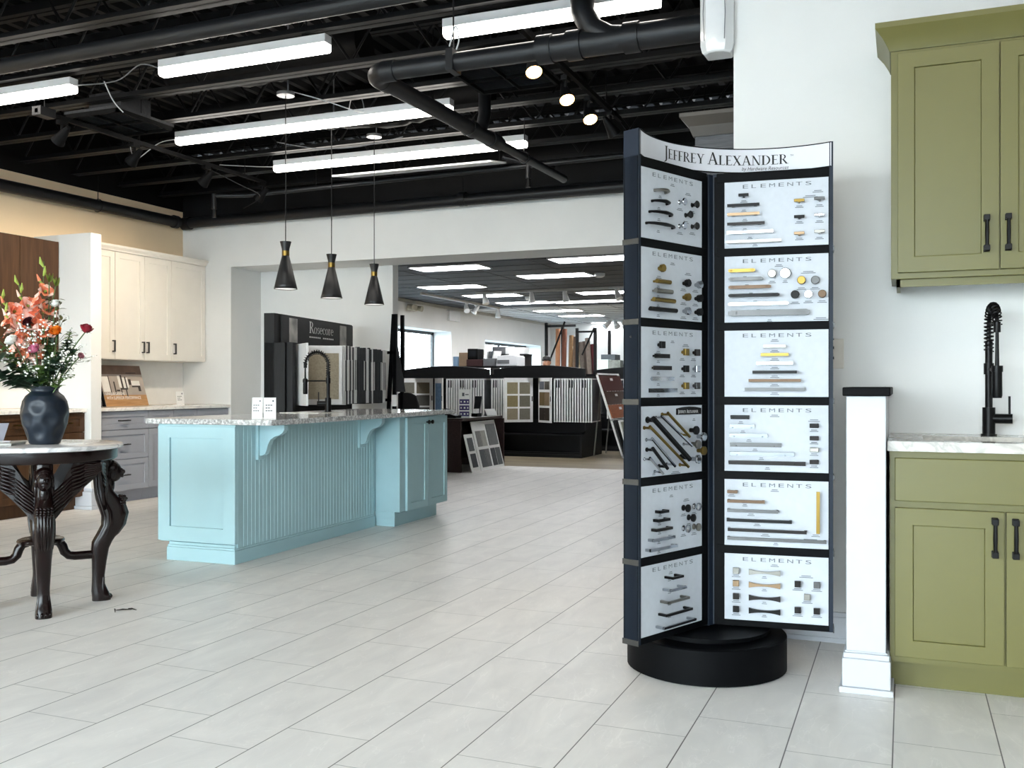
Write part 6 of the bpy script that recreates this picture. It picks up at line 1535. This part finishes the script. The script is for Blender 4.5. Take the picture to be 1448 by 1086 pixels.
hm.loft([[V((.011 * math.cos(t) * k, -.098 - d, z + .004 * math.sin(t))) for t in [2 * PI * j / 8 for j in range(8)]] for z, k, d in ((1.505, 1.5, .0), (1.512, 1.5, .018), (1.53, .9, .012), (1.555, .6, .002))])
for s in (-1, 1): hm.ell((s * .077, .01, 1.54), (.012, .02, .032), 8, 6)
hm.ell((0, -.092, 1.482), (.024, .008, .005), 10, 5)
hd_ = hm.build('head', SK, pe, smooth=True, local=True, angle=80)
q = MB()
for s in (-1, 1): q.ell((s * .03, -.088, 1.552), (.013, .008, .006), 10, 6)
q.build('eyes', mat('eye white', (220, 216, 210), .3), hd_, smooth=True, local=True)
q = MB()
for s in (-1, 1): q.ell((s * .03, -.0955, 1.552), (.005, .003, .005), 8, 5); q.ob((s * .03 - .018, -.096, 1.568), (.036, 0, 0), (0, .006, .001), (0, 0, .006))
q.build('brows', HAIR, hd_, local=True)
hr = MB(); hr.loft([[V((rx * math.sin(t), cy - ry * math.cos(t) * (1 if math.cos(t) < 0 else f), z)) for t in [2 * PI * k / 20 for k in range(20)]] for z, rx, ry, cy, f in ((1.52, .07, .095, .012, .25), (1.55, .08, .104, .008, .35), (1.58, .082, .106, .008, 1.0), (1.6, .082, .106, .006, 1.0), (1.635, .075, .097, .008, 1.0), (1.662, .05, .065, .012, 1), (1.67, .01, .012, .012, 1))])
hr.build('hair', HAIR, hd_, smooth=True, local=True, angle=80)
for s in (-1, 1):
    hb = MB(); c = V((s * .20, -.125, .86)); hb.loft([[c + V((a * k, b * k2, z)) for a, b in ((-.012, -.035), (.012, -.035), (.014, .0), (.012, .035), (-.012, .035), (-.014, 0))] for z, k, k2 in ((.06, .9, .7), (.03, 1, 1), (-.03, 1, 1.05))])
    for j, (y, L) in enumerate(((-.03, .06), (-.01, .072), (.01, .068), (.028, .052))): hb.tube([c + V((0, y, -.02)), c + V((-s * .004, y, -.03 - L * .5)), c + V((-s * .018, y, -.03 - L))], [.0095, .0085, .006], 8)
    hb.tube([c + V((0, -.03, .02)), c + V((-s * .02, -.055, -.01)), c + V((-s * .024, -.06, -.045))], [.012, .010, .007], 8)
    hb.build('hand', SK, pe, smooth=True, local=True, angle=60)
lg_ = MB()
for s in (-1, 1): lg_.tube([(s * .09, 0, .94), (s * .092, 0, .7), (s * .095, 0, .48), (s * .10, .02, .07)], [.10, .09, .075, .06], 12)
lg_.build('trousers', TROU, pe, smooth=True, local=True)

# ================================================================== DAYLIGHT AND CAMERA
w = bpy.data.worlds.new('World'); SC.world = w; w.use_nodes = True
N = w.node_tree.nodes; L = w.node_tree.links; bg = N['Background']
tc = N.new('ShaderNodeTexCoord'); sx = N.new('ShaderNodeSeparateXYZ'); cr = N.new('ShaderNodeValToRGB')
L.new(tc.outputs['Generated'], sx.inputs[0]); L.new(sx.outputs['Z'], cr.inputs['Fac'])
cr.color_ramp.elements[0].position = 0; cr.color_ramp.elements[0].color = (.92, .96, 1, 1)
cr.color_ramp.elements[1].position = .7; cr.color_ramp.elements[1].color = (.62, .80, 1, 1)
L.new(cr.outputs['Color'], bg.inputs['Color']); bg.inputs['Strength'].default_value = 17.0
cd = bpy.data.cameras.new('camera'); cam = bpy.data.objects.new('camera', cd); COL.objects.link(cam)
cd.sensor_fit = 'HORIZONTAL'; cd.sensor_width = 36; cd.lens = 36 * 1366 / 1448; cd.shift_y = 1.4 / 1448; cd.clip_end = 200
cam.location = (0, 0, 1.123); cam.rotation_euler = (PI / 2, 0, math.atan(555 / 1366))
SC.camera = cam
vs_ = SC.view_settings; vs_.view_transform = 'Standard'; vs_.look = 'None'; vs_.exposure = 0.28; vs_.gamma = 1; vs_.use_curve_mapping = False
